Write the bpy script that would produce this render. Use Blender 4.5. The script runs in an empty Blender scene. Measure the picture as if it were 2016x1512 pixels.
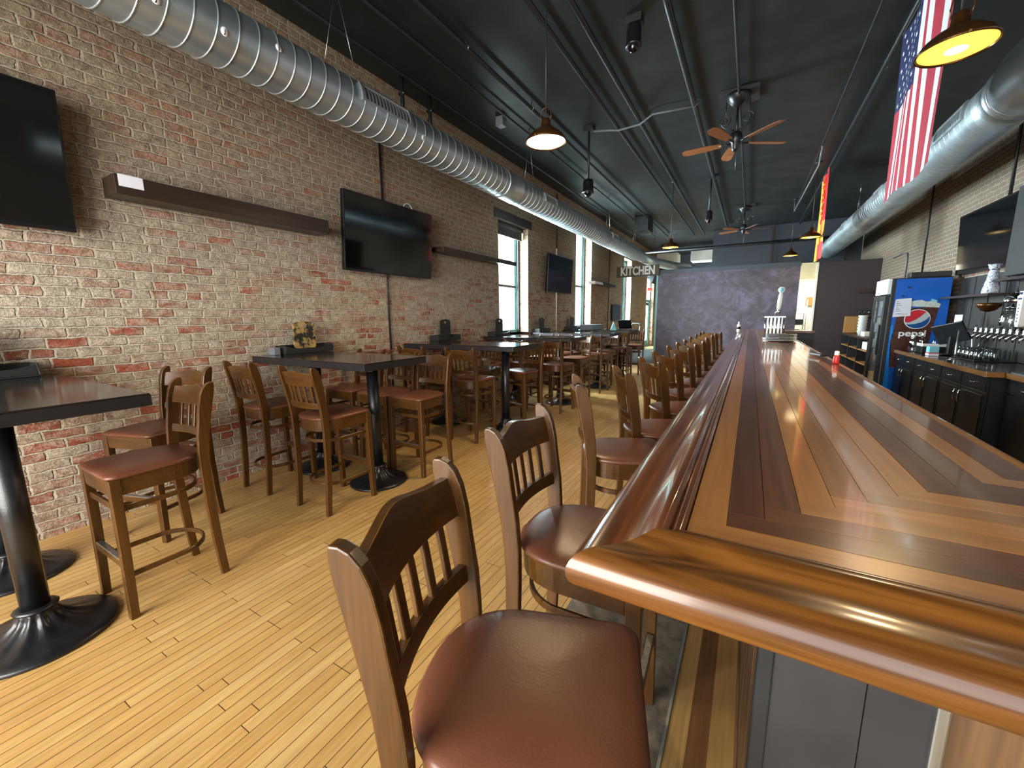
import bpy, bmesh, math, random
from mathutils import Vector, Matrix
random.seed(7)
PI = math.pi
scene = bpy.context.scene
COL = scene.collection

# ---------------------------------------------------------------- materials
def lin(c):
    return tuple(((v/12.92) if v <= .04045 else ((v+.055)/1.055)**2.4) for v in c)
def hexc(h):
    return lin(tuple(int(h[i:i+2], 16)/255 for i in (0, 2, 4)))
def rgba(c): return (c[0], c[1], c[2], 1)

class NT:
    def __init__(s, name):
        s.m = bpy.data.materials.new(name); s.m.use_nodes = True
        s.t = s.m.node_tree; s.t.nodes.clear()
        s.out = s.n('ShaderNodeOutputMaterial')
        s.b = s.n('ShaderNodeBsdfPrincipled')
        s.l(s.b.outputs[0], s.out.inputs[0])
    def n(s, typ, **kw):
        nd = s.t.nodes.new(typ)
        for k, v in kw.items(): setattr(nd, k, v)
        return nd
    def l(s, a, b): s.t.links.new(a, b)
    def set(s, **kw):
        for k, v in kw.items():
            s.b.inputs[k.replace('_', ' ')].default_value = v
    def coord(s, scale=(1, 1, 1), loc=(0, 0, 0)):
        tc = s.n('ShaderNodeTexCoord'); mp = s.n('ShaderNodeMapping')
        mp.inputs['Scale'].default_value = scale; mp.inputs['Location'].default_value = loc
        s.l(tc.outputs['Object'], mp.inputs[0]); return mp.outputs[0]
    def noise(s, vec, scale=5, detail=4, rough=.55, dist=0):
        nd = s.n('ShaderNodeTexNoise'); nd.inputs['Scale'].default_value = scale
        nd.inputs['Detail'].default_value = detail; nd.inputs['Roughness'].default_value = rough
        nd.inputs['Distortion'].default_value = dist
        s.l(vec, nd.inputs['Vector']); return nd.outputs[0]
    def ramp(s, fac, stops):
        r = s.n('ShaderNodeValToRGB'); el = r.color_ramp.elements
        while len(el) < len(stops): el.new(.5)
        for e, (p, c) in zip(el, stops):
            e.position = p; e.color = rgba(c) if len(c) == 3 else c
        s.l(fac, r.inputs[0]); return r.outputs[0]
    def mix(s, fac, a, b, mode='MIX'):
        m = s.n('ShaderNodeMix', data_type='RGBA', blend_type=mode)
        for sock, v in ((m.inputs[0], fac), (m.inputs[6], a), (m.inputs[7], b)):
            if hasattr(v, 'is_linked'): s.l(v, sock)
            elif isinstance(v, (int, float)): sock.default_value = v
            else: sock.default_value = rgba(v)
        return m.outputs[2]
    def math(s, op, a, b=0.0, c=None):
        m = s.n('ShaderNodeMath', operation=op)
        for i, v in enumerate((a, b) if c is None else (a, b, c)):
            if hasattr(v, 'is_linked'): s.l(v, m.inputs[i])
            else: m.inputs[i].default_value = v
        return m.outputs[0]
    def bump(s, h, strength=.3, dist=.01):
        b = s.n('ShaderNodeBump'); b.inputs['Strength'].default_value = strength
        b.inputs['Distance'].default_value = dist
        s.l(h, b.inputs['Height']); s.l(b.outputs[0], s.b.inputs['Normal'])

def pm(name, color, rough=.5, metal=0.0, var=.12, scale=9, stretch=(1, 1, 1), bump=0, coat=0, spec=.5, bscale=None):
    m = NT(name); v = m.coord(stretch)
    f = m.noise(v, scale, 5)
    lo = tuple(max(0, c*(1-var)) for c in color); hi = tuple(min(1, c*(1+var)) for c in color)
    m.l(m.ramp(f, [(.3, lo), (.7, hi)]), m.b.inputs['Base Color'])
    rr = m.ramp(f, [(.3, (rough*.85,)*3), (.7, (min(1, rough*1.12),)*3)])
    m.l(rr, m.b.inputs['Roughness'])
    m.set(Metallic=metal, Coat_Weight=coat); m.b.inputs['Specular IOR Level'].default_value = spec
    m.b.inputs['Coat Roughness'].default_value = .08
    if bump: m.bump(m.noise(v, bscale or scale*6, 4), bump, .004)
    return m.m

def wood(name, c1, c2, axis=2, rough=.35, coat=0.0, board=0, cross=0, grain=1.0, wear=None, bvar=.18, croug=.05, swirl=0, edge=None):
    """wood with its fibre running along AXIS; BOARD: width of the strips across axis CROSS"""
    m = NT(name)
    sc = [14*grain]*3; sc[axis] = .9*grain
    v = m.coord(tuple(sc))
    f = m.noise(v, 1.0, 6, .62, 1.2)
    sc2 = [90]*3; sc2[axis] = 3
    f2 = m.noise(m.coord(tuple(sc2)), 1.0, 3)
    mid = tuple((a+b)/2 for a, b in zip(c1, c2))
    if swirl:      # cathedral figure
        s3 = [5.0]*3; s3[axis] = 1.1
        g = m.noise(m.coord(tuple(s3), (.3, .1, .7)), 1.0, 2, .4, .8)
        f = m.math('ADD', m.math('MULTIPLY', m.math('PINGPONG', m.math('MULTIPLY', g, 9.0), .5), .7), m.math('MULTIPLY', f, .45))
    col = m.ramp(f, [(.25, c1), (.5, mid), (.75, c2)])
    col = m.mix(.35, col, m.ramp(f2, [(.3, tuple(x*.55 for x in c1)), (.7, c2)]))
    if board:
        sp = m.n('ShaderNodeSeparateXYZ'); tc = m.n('ShaderNodeTexCoord')
        m.l(tc.outputs['Object'], sp.inputs[0])
        fl = m.math('FLOOR', m.math('DIVIDE', m.math('ADD', sp.outputs[cross], .066), board))
        wn = m.n('ShaderNodeTexWhiteNoise', noise_dimensions='1D'); m.l(fl, wn.inputs['W'])
        k = m.math('MULTIPLY_ADD', wn.outputs[0], 2*bvar, 1-bvar)
        cx = m.n('ShaderNodeCombineColor')
        for i in range(3): m.l(k, cx.inputs[i])
        col = m.mix(1.0, col, cx.outputs[0], 'MULTIPLY')
    if wear:
        w = m.noise(m.coord((1, 1, 1)), 8.0, 6, .7)
        col = m.mix(m.ramp(w, [(.44, (0, 0, 0)), (.52, (1, 1, 1))]), col, wear)
    if edge:       # finish rubbed off along the edges
        bv = m.n('ShaderNodeBevel', samples=4); bv.inputs['Radius'].default_value = .0035
        gm = m.n('ShaderNodeNewGeometry')
        dp = m.n('ShaderNodeVectorMath', operation='DOT_PRODUCT'); m.l(bv.outputs[0], dp.inputs[0]); m.l(gm.outputs['True Normal'], dp.inputs[1])
        nn = m.noise(m.coord((1, 1, 1)), 22, 5, .7)
        e = m.math('ADD', m.math('SUBTRACT', 1.0, dp.outputs['Value']), m.math('MULTIPLY', m.math('SUBTRACT', nn, .55), .35))
        col = m.mix(m.math('MULTIPLY', m.ramp(e, [(.06, (0, 0, 0)), (.16, (1, 1, 1))]), .75), col, edge)
    m.l(col, m.b.inputs['Base Color'])
    m.set(Roughness=rough, Coat_Weight=coat); m.b.inputs['Coat Roughness'].default_value = croug
    m.bump(f2, .08, .002)
    return m.m

def emit(name, color, strength):
    m = NT(name); m.set(Roughness=.4)
    m.b.inputs['Base Color'].default_value = rgba(color)
    m.b.inputs['Emission Color'].default_value = rgba(color)
    m.b.inputs['Emission Strength'].default_value = strength
    return m.m

def brick(name, axes=(1, 2), dark=0.0, red=1.0, grey=None):
    m = NT(name)
    tc = m.n('ShaderNodeTexCoord'); sp = m.n('ShaderNodeSeparateXYZ'); m.l(tc.outputs['Object'], sp.inputs[0])
    cb = m.n('ShaderNodeCombineXYZ')
    m.l(sp.outputs[axes[0]], cb.inputs[0]); m.l(sp.outputs[axes[1]], cb.inputs[1])
    nz = m.n('ShaderNodeTexNoise'); nz.inputs['Scale'].default_value = 7; nz.inputs['Detail'].default_value = 5
    m.l(cb.outputs[0], nz.inputs['Vector'])
    va = m.n('ShaderNodeVectorMath', operation='MULTIPLY_ADD')
    m.l(nz.outputs[1], va.inputs[0]); va.inputs[1].default_value = (.055, .030, 0); m.l(cb.outputs[0], va.inputs[2])
    nz2 = m.n('ShaderNodeTexNoise'); nz2.inputs['Scale'].default_value = 38; nz2.inputs['Detail'].default_value = 3
    m.l(cb.outputs[0], nz2.inputs['Vector'])
    va2 = m.n('ShaderNodeVectorMath', operation='MULTIPLY_ADD')
    m.l(nz2.outputs[1], va2.inputs[0]); va2.inputs[1].default_value = (.016, .016, 0); m.l(va.outputs[0], va2.inputs[2])
    br = m.n('ShaderNodeTexBrick'); br.offset = .5; br.squash = .55; br.squash_frequency = 6
    br.inputs['Scale'].default_value = 1; br.inputs['Brick Width'].default_value = .212
    br.inputs['Row Height'].default_value = .0705; br.inputs['Mortar Size'].default_value = .0088
    br.inputs['Mortar Smooth'].default_value = .55; br.inputs['Bias'].default_value = 0
    br.inputs['Color1'].default_value = (0, 0, 0, 1); br.inputs['Color2'].default_value = (1, 1, 1, 1)
    br.inputs['Mortar'].default_value = (.5, .5, .5, 1)
    m.l(va2.outputs[0], br.inputs['Vector'])
    tint, mort = br.outputs[0], br.outputs[1]
    fine = m.noise(cb.outputs[0], 75, 6, .65)
    med = m.noise(cb.outputs[0], 17, 6, .7, .6)
    big = m.noise(cb.outputs[0], 1.3, 3, .5)
    bcol = m.ramp(tint, [(0, hexc('7a5a4a')), (.22, hexc('96705c')), (.45, hexc('a3836e')), (.66, hexc('9c6650')), (.84, hexc('985440')), (1, hexc('ac5f45'))])
    bcol = m.mix(.8, bcol, m.ramp(med, [(.3, (.55, .52, .5)), (.5, (1, 1, 1)), (.7, (1.3, 1.3, 1.3))]), 'MULTIPLY')
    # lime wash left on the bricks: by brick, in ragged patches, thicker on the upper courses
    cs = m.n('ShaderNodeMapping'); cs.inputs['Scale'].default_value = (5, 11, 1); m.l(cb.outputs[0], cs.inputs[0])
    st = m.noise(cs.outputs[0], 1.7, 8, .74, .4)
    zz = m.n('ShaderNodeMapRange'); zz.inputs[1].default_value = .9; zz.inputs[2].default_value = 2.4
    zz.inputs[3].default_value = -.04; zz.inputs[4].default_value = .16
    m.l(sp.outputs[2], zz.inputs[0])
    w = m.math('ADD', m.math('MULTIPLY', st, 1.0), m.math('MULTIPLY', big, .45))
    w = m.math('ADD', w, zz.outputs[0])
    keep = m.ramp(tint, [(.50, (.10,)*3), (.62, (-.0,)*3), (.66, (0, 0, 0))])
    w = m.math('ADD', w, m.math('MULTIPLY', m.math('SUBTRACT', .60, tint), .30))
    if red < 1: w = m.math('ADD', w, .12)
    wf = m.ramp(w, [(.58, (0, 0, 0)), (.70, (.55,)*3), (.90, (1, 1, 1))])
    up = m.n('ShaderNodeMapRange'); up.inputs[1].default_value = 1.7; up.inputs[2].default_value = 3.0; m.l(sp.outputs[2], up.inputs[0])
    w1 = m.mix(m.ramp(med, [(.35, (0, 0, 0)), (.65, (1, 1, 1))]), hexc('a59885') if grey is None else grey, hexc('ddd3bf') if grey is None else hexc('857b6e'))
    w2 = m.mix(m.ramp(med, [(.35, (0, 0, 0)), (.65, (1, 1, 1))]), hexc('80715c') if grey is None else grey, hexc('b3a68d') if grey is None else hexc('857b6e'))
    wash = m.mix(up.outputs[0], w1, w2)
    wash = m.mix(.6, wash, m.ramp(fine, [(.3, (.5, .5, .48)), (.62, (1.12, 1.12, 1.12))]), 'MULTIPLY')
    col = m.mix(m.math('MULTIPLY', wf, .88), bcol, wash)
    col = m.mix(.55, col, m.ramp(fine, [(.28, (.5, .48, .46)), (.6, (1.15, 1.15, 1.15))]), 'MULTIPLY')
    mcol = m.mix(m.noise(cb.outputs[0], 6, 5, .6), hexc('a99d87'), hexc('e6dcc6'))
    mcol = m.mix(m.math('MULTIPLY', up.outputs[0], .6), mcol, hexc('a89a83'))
    mk = m.math('MULTIPLY', m.ramp(mort, [(.12, (0, 0, 0)), (.6, (1, 1, 1))]), m.ramp(med, [(.3, (.45,)*3), (.5, (1, 1, 1))]))
    col = m.mix(m.math('MULTIPLY', mk, .9), col, mcol)
    # ragged dark gaps under some bricks
    crack = m.noise(cb.outputs[0], 11, 6, .75)
    ck = m.math('MULTIPLY', m.ramp(mort, [(.04, (0, 0, 0)), (.22, (1, 1, 1)), (.55, (0, 0, 0))]), m.ramp(crack, [(.53, (0, 0, 0)), (.58, (1, 1, 1))]))
    col = m.mix(m.math('MULTIPLY', ck, .8), col, hexc('33271f'))
    if dark: col = m.mix(1.0, col, (1-dark,)*3, 'MULTIPLY')
    m.l(col, m.b.inputs['Base Color']); m.set(Roughness=.9); m.b.inputs['Specular IOR Level'].default_value = .2
    h = m.math('SUBTRACT', m.math('MULTIPLY', fine, .45), m.math('MULTIPLY', mort, .7))
    h = m.math('ADD', h, m.math('MULTIPLY', med, .8))
    h = m.math('ADD', h, m.math('MULTIPLY', tint, .45))
    m.bump(h, 1.0, .018)
    return m.m

def floor_planks(name):
    m = NT(name)
    tc = m.n('ShaderNodeTexCoord'); sp = m.n('ShaderNodeSeparateXYZ'); m.l(tc.outputs['Object'], sp.inputs[0])
    cb = m.n('ShaderNodeCombineXYZ'); m.l(sp.outputs[1], cb.inputs[0]); m.l(sp.outputs[0], cb.inputs[1])
    br = m.n('ShaderNodeTexBrick'); br.offset = .37; br.offset_frequency = 3; br.squash = .7; br.squash_frequency = 4
    br.inputs['Scale'].default_value = 1; br.inputs['Brick Width'].default_value = .95
    br.inputs['Row Height'].default_value = .057; br.inputs['Mortar Size'].default_value = .0019
    br.inputs['Mortar Smooth'].default_value = .3
    br.inputs['Color1'].default_value = (0, 0, 0, 1); br.inputs['Color2'].default_value = (1, 1, 1, 1)
    br.inputs['Mortar'].default_value = (.5, .5, .5, 1)
    m.l(cb.outputs[0], br.inputs['Vector'])
    g = m.noise(m.coord((26, 1.6, 1)), 1.6, 6, .65, .6)
    g2 = m.noise(m.coord((150, 6, 1)), 1, 3)
    base = m.ramp(br.outputs[0], [(0, hexc('b0864a')), (.35, hexc('c79d5e')), (.7, hexc('ba8f52')), (1, hexc('d4b276'))])
    base = m.mix(.5, base, m.ramp(g, [(.3, hexc('a87d44')), (.7, hexc('d8b677'))]))
    base = m.mix(.22, base, m.ramp(g2, [(.3, (.35, .3, .25)), (.7, (1.2, 1.2, 1.2))]), 'MULTIPLY')
    dirt = m.noise(m.coord((1, 1, 1)), 1.3, 7, .7)
    base = m.mix(m.math('MULTIPLY', m.ramp(dirt, [(.48, (0, 0, 0)), (.7, (1, 1, 1))]), .3), base, hexc('8a6f4c'))
    base = m.mix(m.math('MULTIPLY', br.outputs[1], .95), base, hexc('33200f'))
    m.l(base, m.b.inputs['Base Color'])
    m.l(m.ramp(dirt, [(.3, (.27,)*3), (.7, (.45,)*3)]), m.b.inputs['Roughness'])
    m.bump(m.math('SUBTRACT', m.math('MULTIPLY', g2, .1), br.outputs[1]), .25, .003)
    return m.m

def glass_pane(name, tint=(1, 1, 1), gl=.08):
    m = NT(name); m.t.nodes.remove(m.b)
    tr = m.n('ShaderNodeBsdfTransparent'); tr.inputs[0].default_value = rgba(tint)
    g = m.n('ShaderNodeBsdfGlossy'); g.inputs['Roughness'].default_value = .02
    lw = m.n('ShaderNodeLayerWeight'); lw.inputs[0].default_value = .25
    f = m.math('MULTIPLY_ADD', lw.outputs[0], .6, gl)
    mx = m.n('ShaderNodeMixShader'); m.l(f, mx.inputs[0]); m.l(tr.outputs[0], mx.inputs[1]); m.l(g.outputs[0], mx.inputs[2])
    m.l(mx.outputs[0], m.out.inputs[0]); return m.m

M = {}
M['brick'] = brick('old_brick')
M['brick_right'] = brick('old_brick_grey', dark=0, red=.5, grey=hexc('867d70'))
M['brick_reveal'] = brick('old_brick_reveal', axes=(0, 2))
M['floor'] = floor_planks('oak_strip_floor')
M['concrete'] = pm('worn_concrete', hexc('6f675a'), .7, var=.45, scale=22, bump=.2)
M['ceiling'] = pm('black_ceiling_paint', hexc('25292a'), .5, var=.2, scale=3, spec=.3)
M['blackpaint'] = pm('black_painted_metal', hexc('1d2023'), .42, var=.2, spec=.5)
M['iron'] = pm('black_cast_iron', hexc('14161a'), .33, var=.3, scale=20, bump=.12, spec=.6)
M['galv'] = pm('galvanised_steel', hexc('b4c2c8'), .38, .8, var=.2, scale=5, stretch=(1, .3, 1), bump=.03, bscale=14)
M['galv_seam'] = pm('galvanised_seam', hexc('c6d0d4'), .35, .8, var=.1)
M['chrome'] = pm('chrome', hexc('d6dadc'), .12, 1, var=.04)
M['steel'] = pm('brushed_steel', hexc('b4b9bb'), .3, .95, var=.1, scale=4, stretch=(30, 30, 1))
M['tvblack'] = pm('tv_screen', hexc('08090b'), .07, var=.05, spec=.5)
M['tvbezel'] = pm('tv_bezel', hexc('101114'), .25, var=.1)
M['laminate'] = pm('black_table_laminate', hexc('211d1d'), .13, var=.25, scale=14, spec=.5)
M['laminate_edge'] = pm('black_table_edge', hexc('201e21'), .4, var=.15)
M['leather'] = pm('brown_vinyl', hexc('6a402d'), .36, var=.09, scale=6, bump=.12, bscale=160, spec=.5)
cw1, cw2 = hexc('321c08'), hexc('613d12')
M['chair'] = wood('stool_walnut_stain', cw1, cw2, 2, .36, .2, edge=hexc('b08a4a'))
M['chair_x'] = wood('stool_walnut_stain_x', cw1, cw2, 0, .36, .2, edge=hexc('b08a4a'))
M['chair_worn'] = wood('stool_worn_edge', hexc('a57a3d'), hexc('d0a863'), 2, .4)
lt1, lt2 = hexc('9c6430'), hexc('bb8246')
dk1, dk2 = hexc('4f2c19'), hexc('70452c')
for ax, cr, tg in ((1, 0, 'y'), (0, 1, 'x')):
    M['bl_'+tg] = wood('bar_light_'+tg, lt1, lt2, ax, .28, .7, .057, cr, bvar=.2, croug=.07)
    M['bd_'+tg] = wood('bar_dark_'+tg, dk1, dk2, ax, .28, .7, .057, cr, bvar=.2, croug=.07)
M['rail_y'] = wood('bar_rail_mahogany', hexc('4a220c'), hexc('8f5022'), 1, .22, .8, grain=.8, croug=.08, swirl=1)
M['rail_x'] = wood('bar_rail_oak', hexc('472709'), hexc('8f5a24'), 0, .32, .5, grain=.9, croug=.12, swirl=1)
M['rail_worn'] = wood('bar_rail_worn', hexc('a06022'), hexc('dca258'), 0, .45)
M['inlay_l'] = wood('inlay_light', hexc('a98350'), hexc('c9a467'), 1, .4)
M['inlay_d'] = wood('inlay_dark', hexc('6e4a2d'), hexc('8e6440'), 1, .4)
M['panel'] = pm('grey_panel_darkened', hexc('272628'), .55, var=.18, scale=6)  # base colour darkened to stand for the shadow falling on the bar's end panel
M['barwood'] = wood('bar_face_wood', hexc('4c3624'), hexc('75573c'), 2, .4)
M['espresso'] = wood('espresso_wood', hexc('241a14'), hexc('3a2b21'), 1, .35)
M['teal'] = pm('teal_window_frame', hexc('7fb9bb'), .4, var=.08)
M['frame_dark'] = pm('dark_window_frame', hexc('2d2925'), .45)
M['blind'] = pm('dark_roller_blind', hexc('3a3634'), .8)
M['glass'] = glass_pane('window_glass')
M['clear'] = glass_pane('clear_glass', (.93, .97, .98), .14)
M['plum'] = None
M['grey_wall'] = pm('slate_wall', hexc('444a53'), .6, var=.12, scale=3)
M['plum_dark'] = pm('dark_plum_wall', hexc('35292d'), .6, var=.1, scale=4)
M['cream'] = pm('cream_plaster', hexc('e6d6ac'), .7, var=.04)
M['white'] = pm('white_plastic', hexc('e9ebea'), .45, var=.03)
M['paper'] = pm('paper', hexc('e4e6ee'), .8, var=.03)
M['kwhite'] = pm('kitchen_white_wall', hexc('ebe8da'), .6, var=.05)
M['cab'] = pm('black_cabinet_paint', hexc('16181b'), .33, var=.15, spec=.5)
M['wood_edge'] = wood('counter_edge_wood', hexc('6d4826'), hexc('9a6c3c'), 1, .3, .5)
M['counter'] = pm('dark_counter', hexc('3a2b23'), .12, var=.3, scale=30)
M['backpanel'] = wood('dark_back_panel', hexc('262421'), hexc('3c3934'), 2, .45)
M['blackplastic'] = pm('black_plastic', hexc('15161a'), .35, var=.1)
M['greyplastic'] = pm('grey_plastic', hexc('6f747a'), .4, var=.1)
M['red'] = pm('red_plastic', hexc('c92a2a'), .4, var=.05)
M['blue'] = pm('blue_vinyl_wrap', hexc('0a5fc4'), .3, var=.1, scale=2)
M['fridge_blue2'] = pm('bright_blue_vinyl', hexc('0e86e8'), .3, var=.05)
M['navy'] = pm('navy', hexc('1a2452'), .55, var=.1)
M['flag_red'] = pm('flag_red', hexc('a5263a'), .75, var=.1)
M['flag_white'] = pm('flag_white', hexc('d9d9e2'), .75, var=.06)
M['yellow'] = pm('banner_yellow', hexc('dea02a'), .7, var=.1)
M['brass'] = pm('aged_bronze', hexc('5a3a1c'), .3, .7, var=.2)
M['fanwood'] = wood('fan_blade_wood', hexc('5d3219'), hexc('a0633a'), 0, .45)
M['lens_warm'] = emit('lamp_lens_bright', (1, .82, .52), 7)
M['lens_yellow'] = emit('lamp_lens_yellow', (1, .66, .10), 1.25)
M['bulb'] = emit('lamp_bulb', (1, .86, .5), 9)
M['exit_red'] = emit('exit_sign_face', (1, .12, .10), 1.1)
M['ktube'] = emit('kitchen_light', (1, .97, .9), 5)
M['cola'] = pm('cola_print', hexc('4a2418'), .3, var=.5, scale=24)
M['foam'] = pm('foam_print', hexc('cdd6cf'), .3, var=.2, scale=40)
M['logo_red'] = pm('logo_red', hexc('c8202f'), .3, var=.03)
M['logo_blue'] = pm('logo_blue', hexc('114b8c'), .3, var=.03)
M['logo_grey'] = pm('logo_silver', hexc('b9c4c4'), .3, var=.03)
M['caddy'] = wood('caddy_black_wood', hexc('191a1a'), hexc('2b2c2b'), 1, .5, wear=None)
M['caddy_worn'] = wood('caddy_worn_wood', hexc('1b1b1a'), hexc('2d2c28'), 2, .5, wear=hexc('b2945a'))
M['sign_brown'] = wood('sign_board', hexc('4b4238'), hexc('655a4c'), 0, .7)
M['lightwood'] = wood('cutting_board_wood', hexc('9a6a35'), hexc('bd8a50'), 2, .5)
M['cyan'] = pm('pale_cyan_card', hexc('7fd0e0'), .5, var=.05)
M['rubber'] = pm('grey_rubber_mat', hexc('7c8487'), .6, var=.1)

def plum():
    m = NT('plum_faux_plaster'); v = m.coord((1, 1, 1))
    f = m.noise(v, 2.2, 8, .68, 1.4); f2 = m.noise(v, 6, 6, .7, .8)
    c = m.ramp(f, [(.3, hexc('352e38')), (.5, hexc('4a424f')), (.72, hexc('6b6380'))])
    c = m.mix(m.math('MULTIPLY', m.ramp(f2, [(.55, (0, 0, 0)), (.75, (1, 1, 1))]), .4), c, hexc('857f98'))
    m.l(c, m.b.inputs['Base Color']); m.set(Roughness=.42); m.bump(f2, .2, .006); return m.m
M['plum'] = plum()

# ---------------------------------------------------------------- mesh builder
class MB:
    def __init__(s): s.v = []; s.f = []; s.mi = []; s.sm = []
    def add(s, vs, fs, mi=0, smooth=False):
        o = len(s.v); s.v.extend([tuple(p) for p in vs])
        for f in fs:
            s.f.append([i+o for i in f]); s.mi.append(mi); s.sm.append(smooth)
        return s
    def box(s, x0, x1, y0, y1, z0, z1, mi=0):
        vs = [(x, y, z) for x in (x0, x1) for y in (y0, y1) for z in (z0, z1)]
        return s.add(vs, [(0, 1, 3, 2), (4, 6, 7, 5), (0, 4, 5, 1), (2, 3, 7, 6), (0, 2, 6, 4), (1, 5, 7, 3)], mi)
    def cbox(s, c, d, mi=0, rot=None):
        vs = [Vector((x*d[0]/2, y*d[1]/2, z*d[2]/2)) for x in (-1, 1) for y in (-1, 1) for z in (-1, 1)]
        if rot is not None: vs = [rot @ v for v in vs]
        c = Vector(c)
        return s.add([v+c for v in vs], [(0, 1, 3, 2), (4, 6, 7, 5), (0, 4, 5, 1), (2, 3, 7, 6), (0, 2, 6, 4), (1, 5, 7, 3)], mi)
    def rings(s, rings, mi=0, smooth=True, caps=True, closed=True, loop=False):
        """join equal-length rings of points into a skin"""
        n = len(rings[0]); vs = [p for r in rings for p in r]; fs = []
        R = len(rings)
        for a in range(R if loop else R-1):
            b = (a+1) % R
            for i in range(n if closed else n-1):
                j = (i+1) % n
                fs.append((a*n+i, a*n+j, b*n+j, b*n+i))
        s.add(vs, fs, mi, smooth)
        if caps and not loop:
            o = len(s.v)-len(vs)
            s.f.append([o+i for i in range(n)][::-1]); s.mi.append(mi); s.sm.append(False)
            s.f.append([o+(R-1)*n+i for i in range(n)]); s.mi.append(mi); s.sm.append(False)
        return s
    def lathe(s, prof, c=(0, 0, 0), seg=24, mi=0, axis=2, caps=True, smooth=True, flute=None):
        rs = []
        for k, (r, h) in enumerate(prof):
            ring = []
            for i in range(seg):
                a = 2*PI*i/seg; rr = r*(1+(flute(k, a) if flute else 0))
                p = [rr*math.cos(a), rr*math.sin(a), h]
                if axis == 0: p = [h, p[0], p[1]]
                elif axis == 1: p = [p[1], h, p[0]]
                ring.append((p[0]+c[0], p[1]+c[1], p[2]+c[2]))
            rs.append(ring)
        return s.rings(rs, mi, smooth, caps)
    def tube(s, path, r, seg=8, mi=0, closed=False, smooth=True, up=(0, 0, 1)):
        P = [Vector(p) for p in path]; n = len(P); rs = []
        pu = None
        for i, p in enumerate(P):
            if closed: t = P[(i+1) % n]-P[i-1]
            else: t = P[min(i+1, n-1)]-P[max(i-1, 0)]
            t.normalize()
            if pu is None:
                u = Vector(up) if abs(t.dot(Vector(up))) < .95 else Vector((1, 0, 0))
            else: u = pu
            a = (u-t*u.dot(t)).normalized(); b = t.cross(a); pu = a
            rr = r[i] if isinstance(r, (list, tuple)) else r
            rs.append([p+(a*math.cos(2*PI*k/seg)+b*math.sin(2*PI*k/seg))*rr for k in range(seg)])
        return s.rings(rs, mi, smooth, not closed, True, closed)
    def band(s, path, w, t, mi=0, closed=False, up=(0, 0, 1), smooth=False):
        """rectangular section (w across in the horizontal normal, t along up) swept along a path"""
        P = [Vector(p) for p in path]; n = len(P); rs = []; up = Vector(up)
        for i, p in enumerate(P):
            if closed: tg = P[(i+1) % n]-P[i-1]
            else: tg = P[min(i+1, n-1)]-P[max(i-1, 0)]
            tg.normalize(); nr = tg.cross(up).normalized()
            rs.append([p+nr*w/2+up*t/2, p-nr*w/2+up*t/2, p-nr*w/2-up*t/2, p+nr*w/2-up*t/2])
        return s.rings(rs, mi, smooth, not closed, True, closed)
    def prism(s, poly, h0, h1, axis=2, mi=0, smooth=False):
        """polygon extruded along an axis; poly in the two remaining axes (in xyz order)"""
        def P(a, b, h): return {2: (a, b, h), 1: (a, h, b), 0: (h, a, b)}[axis]
        n = len(poly)
        vs = [P(a, b, h0) for a, b in poly]+[P(a, b, h1) for a, b in poly]
        fs = [(i, (i+1) % n, n+(i+1) % n, n+i) for i in range(n)]
        s.add(vs, fs, mi, smooth)
        return s.add(vs, [tuple(range(n))[::-1], tuple(range(n, 2*n))], mi)
    def build(s, name, mats, parent=None, loc=(0, 0, 0), rot=(0, 0, 0), bevel=0, seg=2, ang=30):
        me = bpy.data.meshes.new(name)
        me.from_pydata(s.v, [], s.f)
        mats = mats if isinstance(mats, (list, tuple)) else [mats]
        for m in mats: me.materials.append(M[m] if isinstance(m, str) else m)
        me.polygons.foreach_set('material_index', s.mi); me.polygons.foreach_set('use_smooth', s.sm)
        bm = bmesh.new(); bm.from_mesh(me)
        bmesh.ops.remove_doubles(bm, verts=bm.verts, dist=1e-5)
        bmesh.ops.recalc_face_normals(bm, faces=bm.faces)
        if bevel:
            es = [e for e in bm.edges if len(e.link_faces) == 2 and e.calc_face_angle(0) > math.radians(ang)]
            bmesh.ops.bevel(bm, geom=es, offset=bevel, segments=seg, profile=.5, affect='EDGES', clamp_overlap=True)
        bm.to_mesh(me); bm.free(); me.update()
        o = bpy.data.objects.new(name, me); COL.objects.link(o)
        if parent is not None: o.parent = parent
        o.location = loc; o.rotation_euler = rot
        return o

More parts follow.
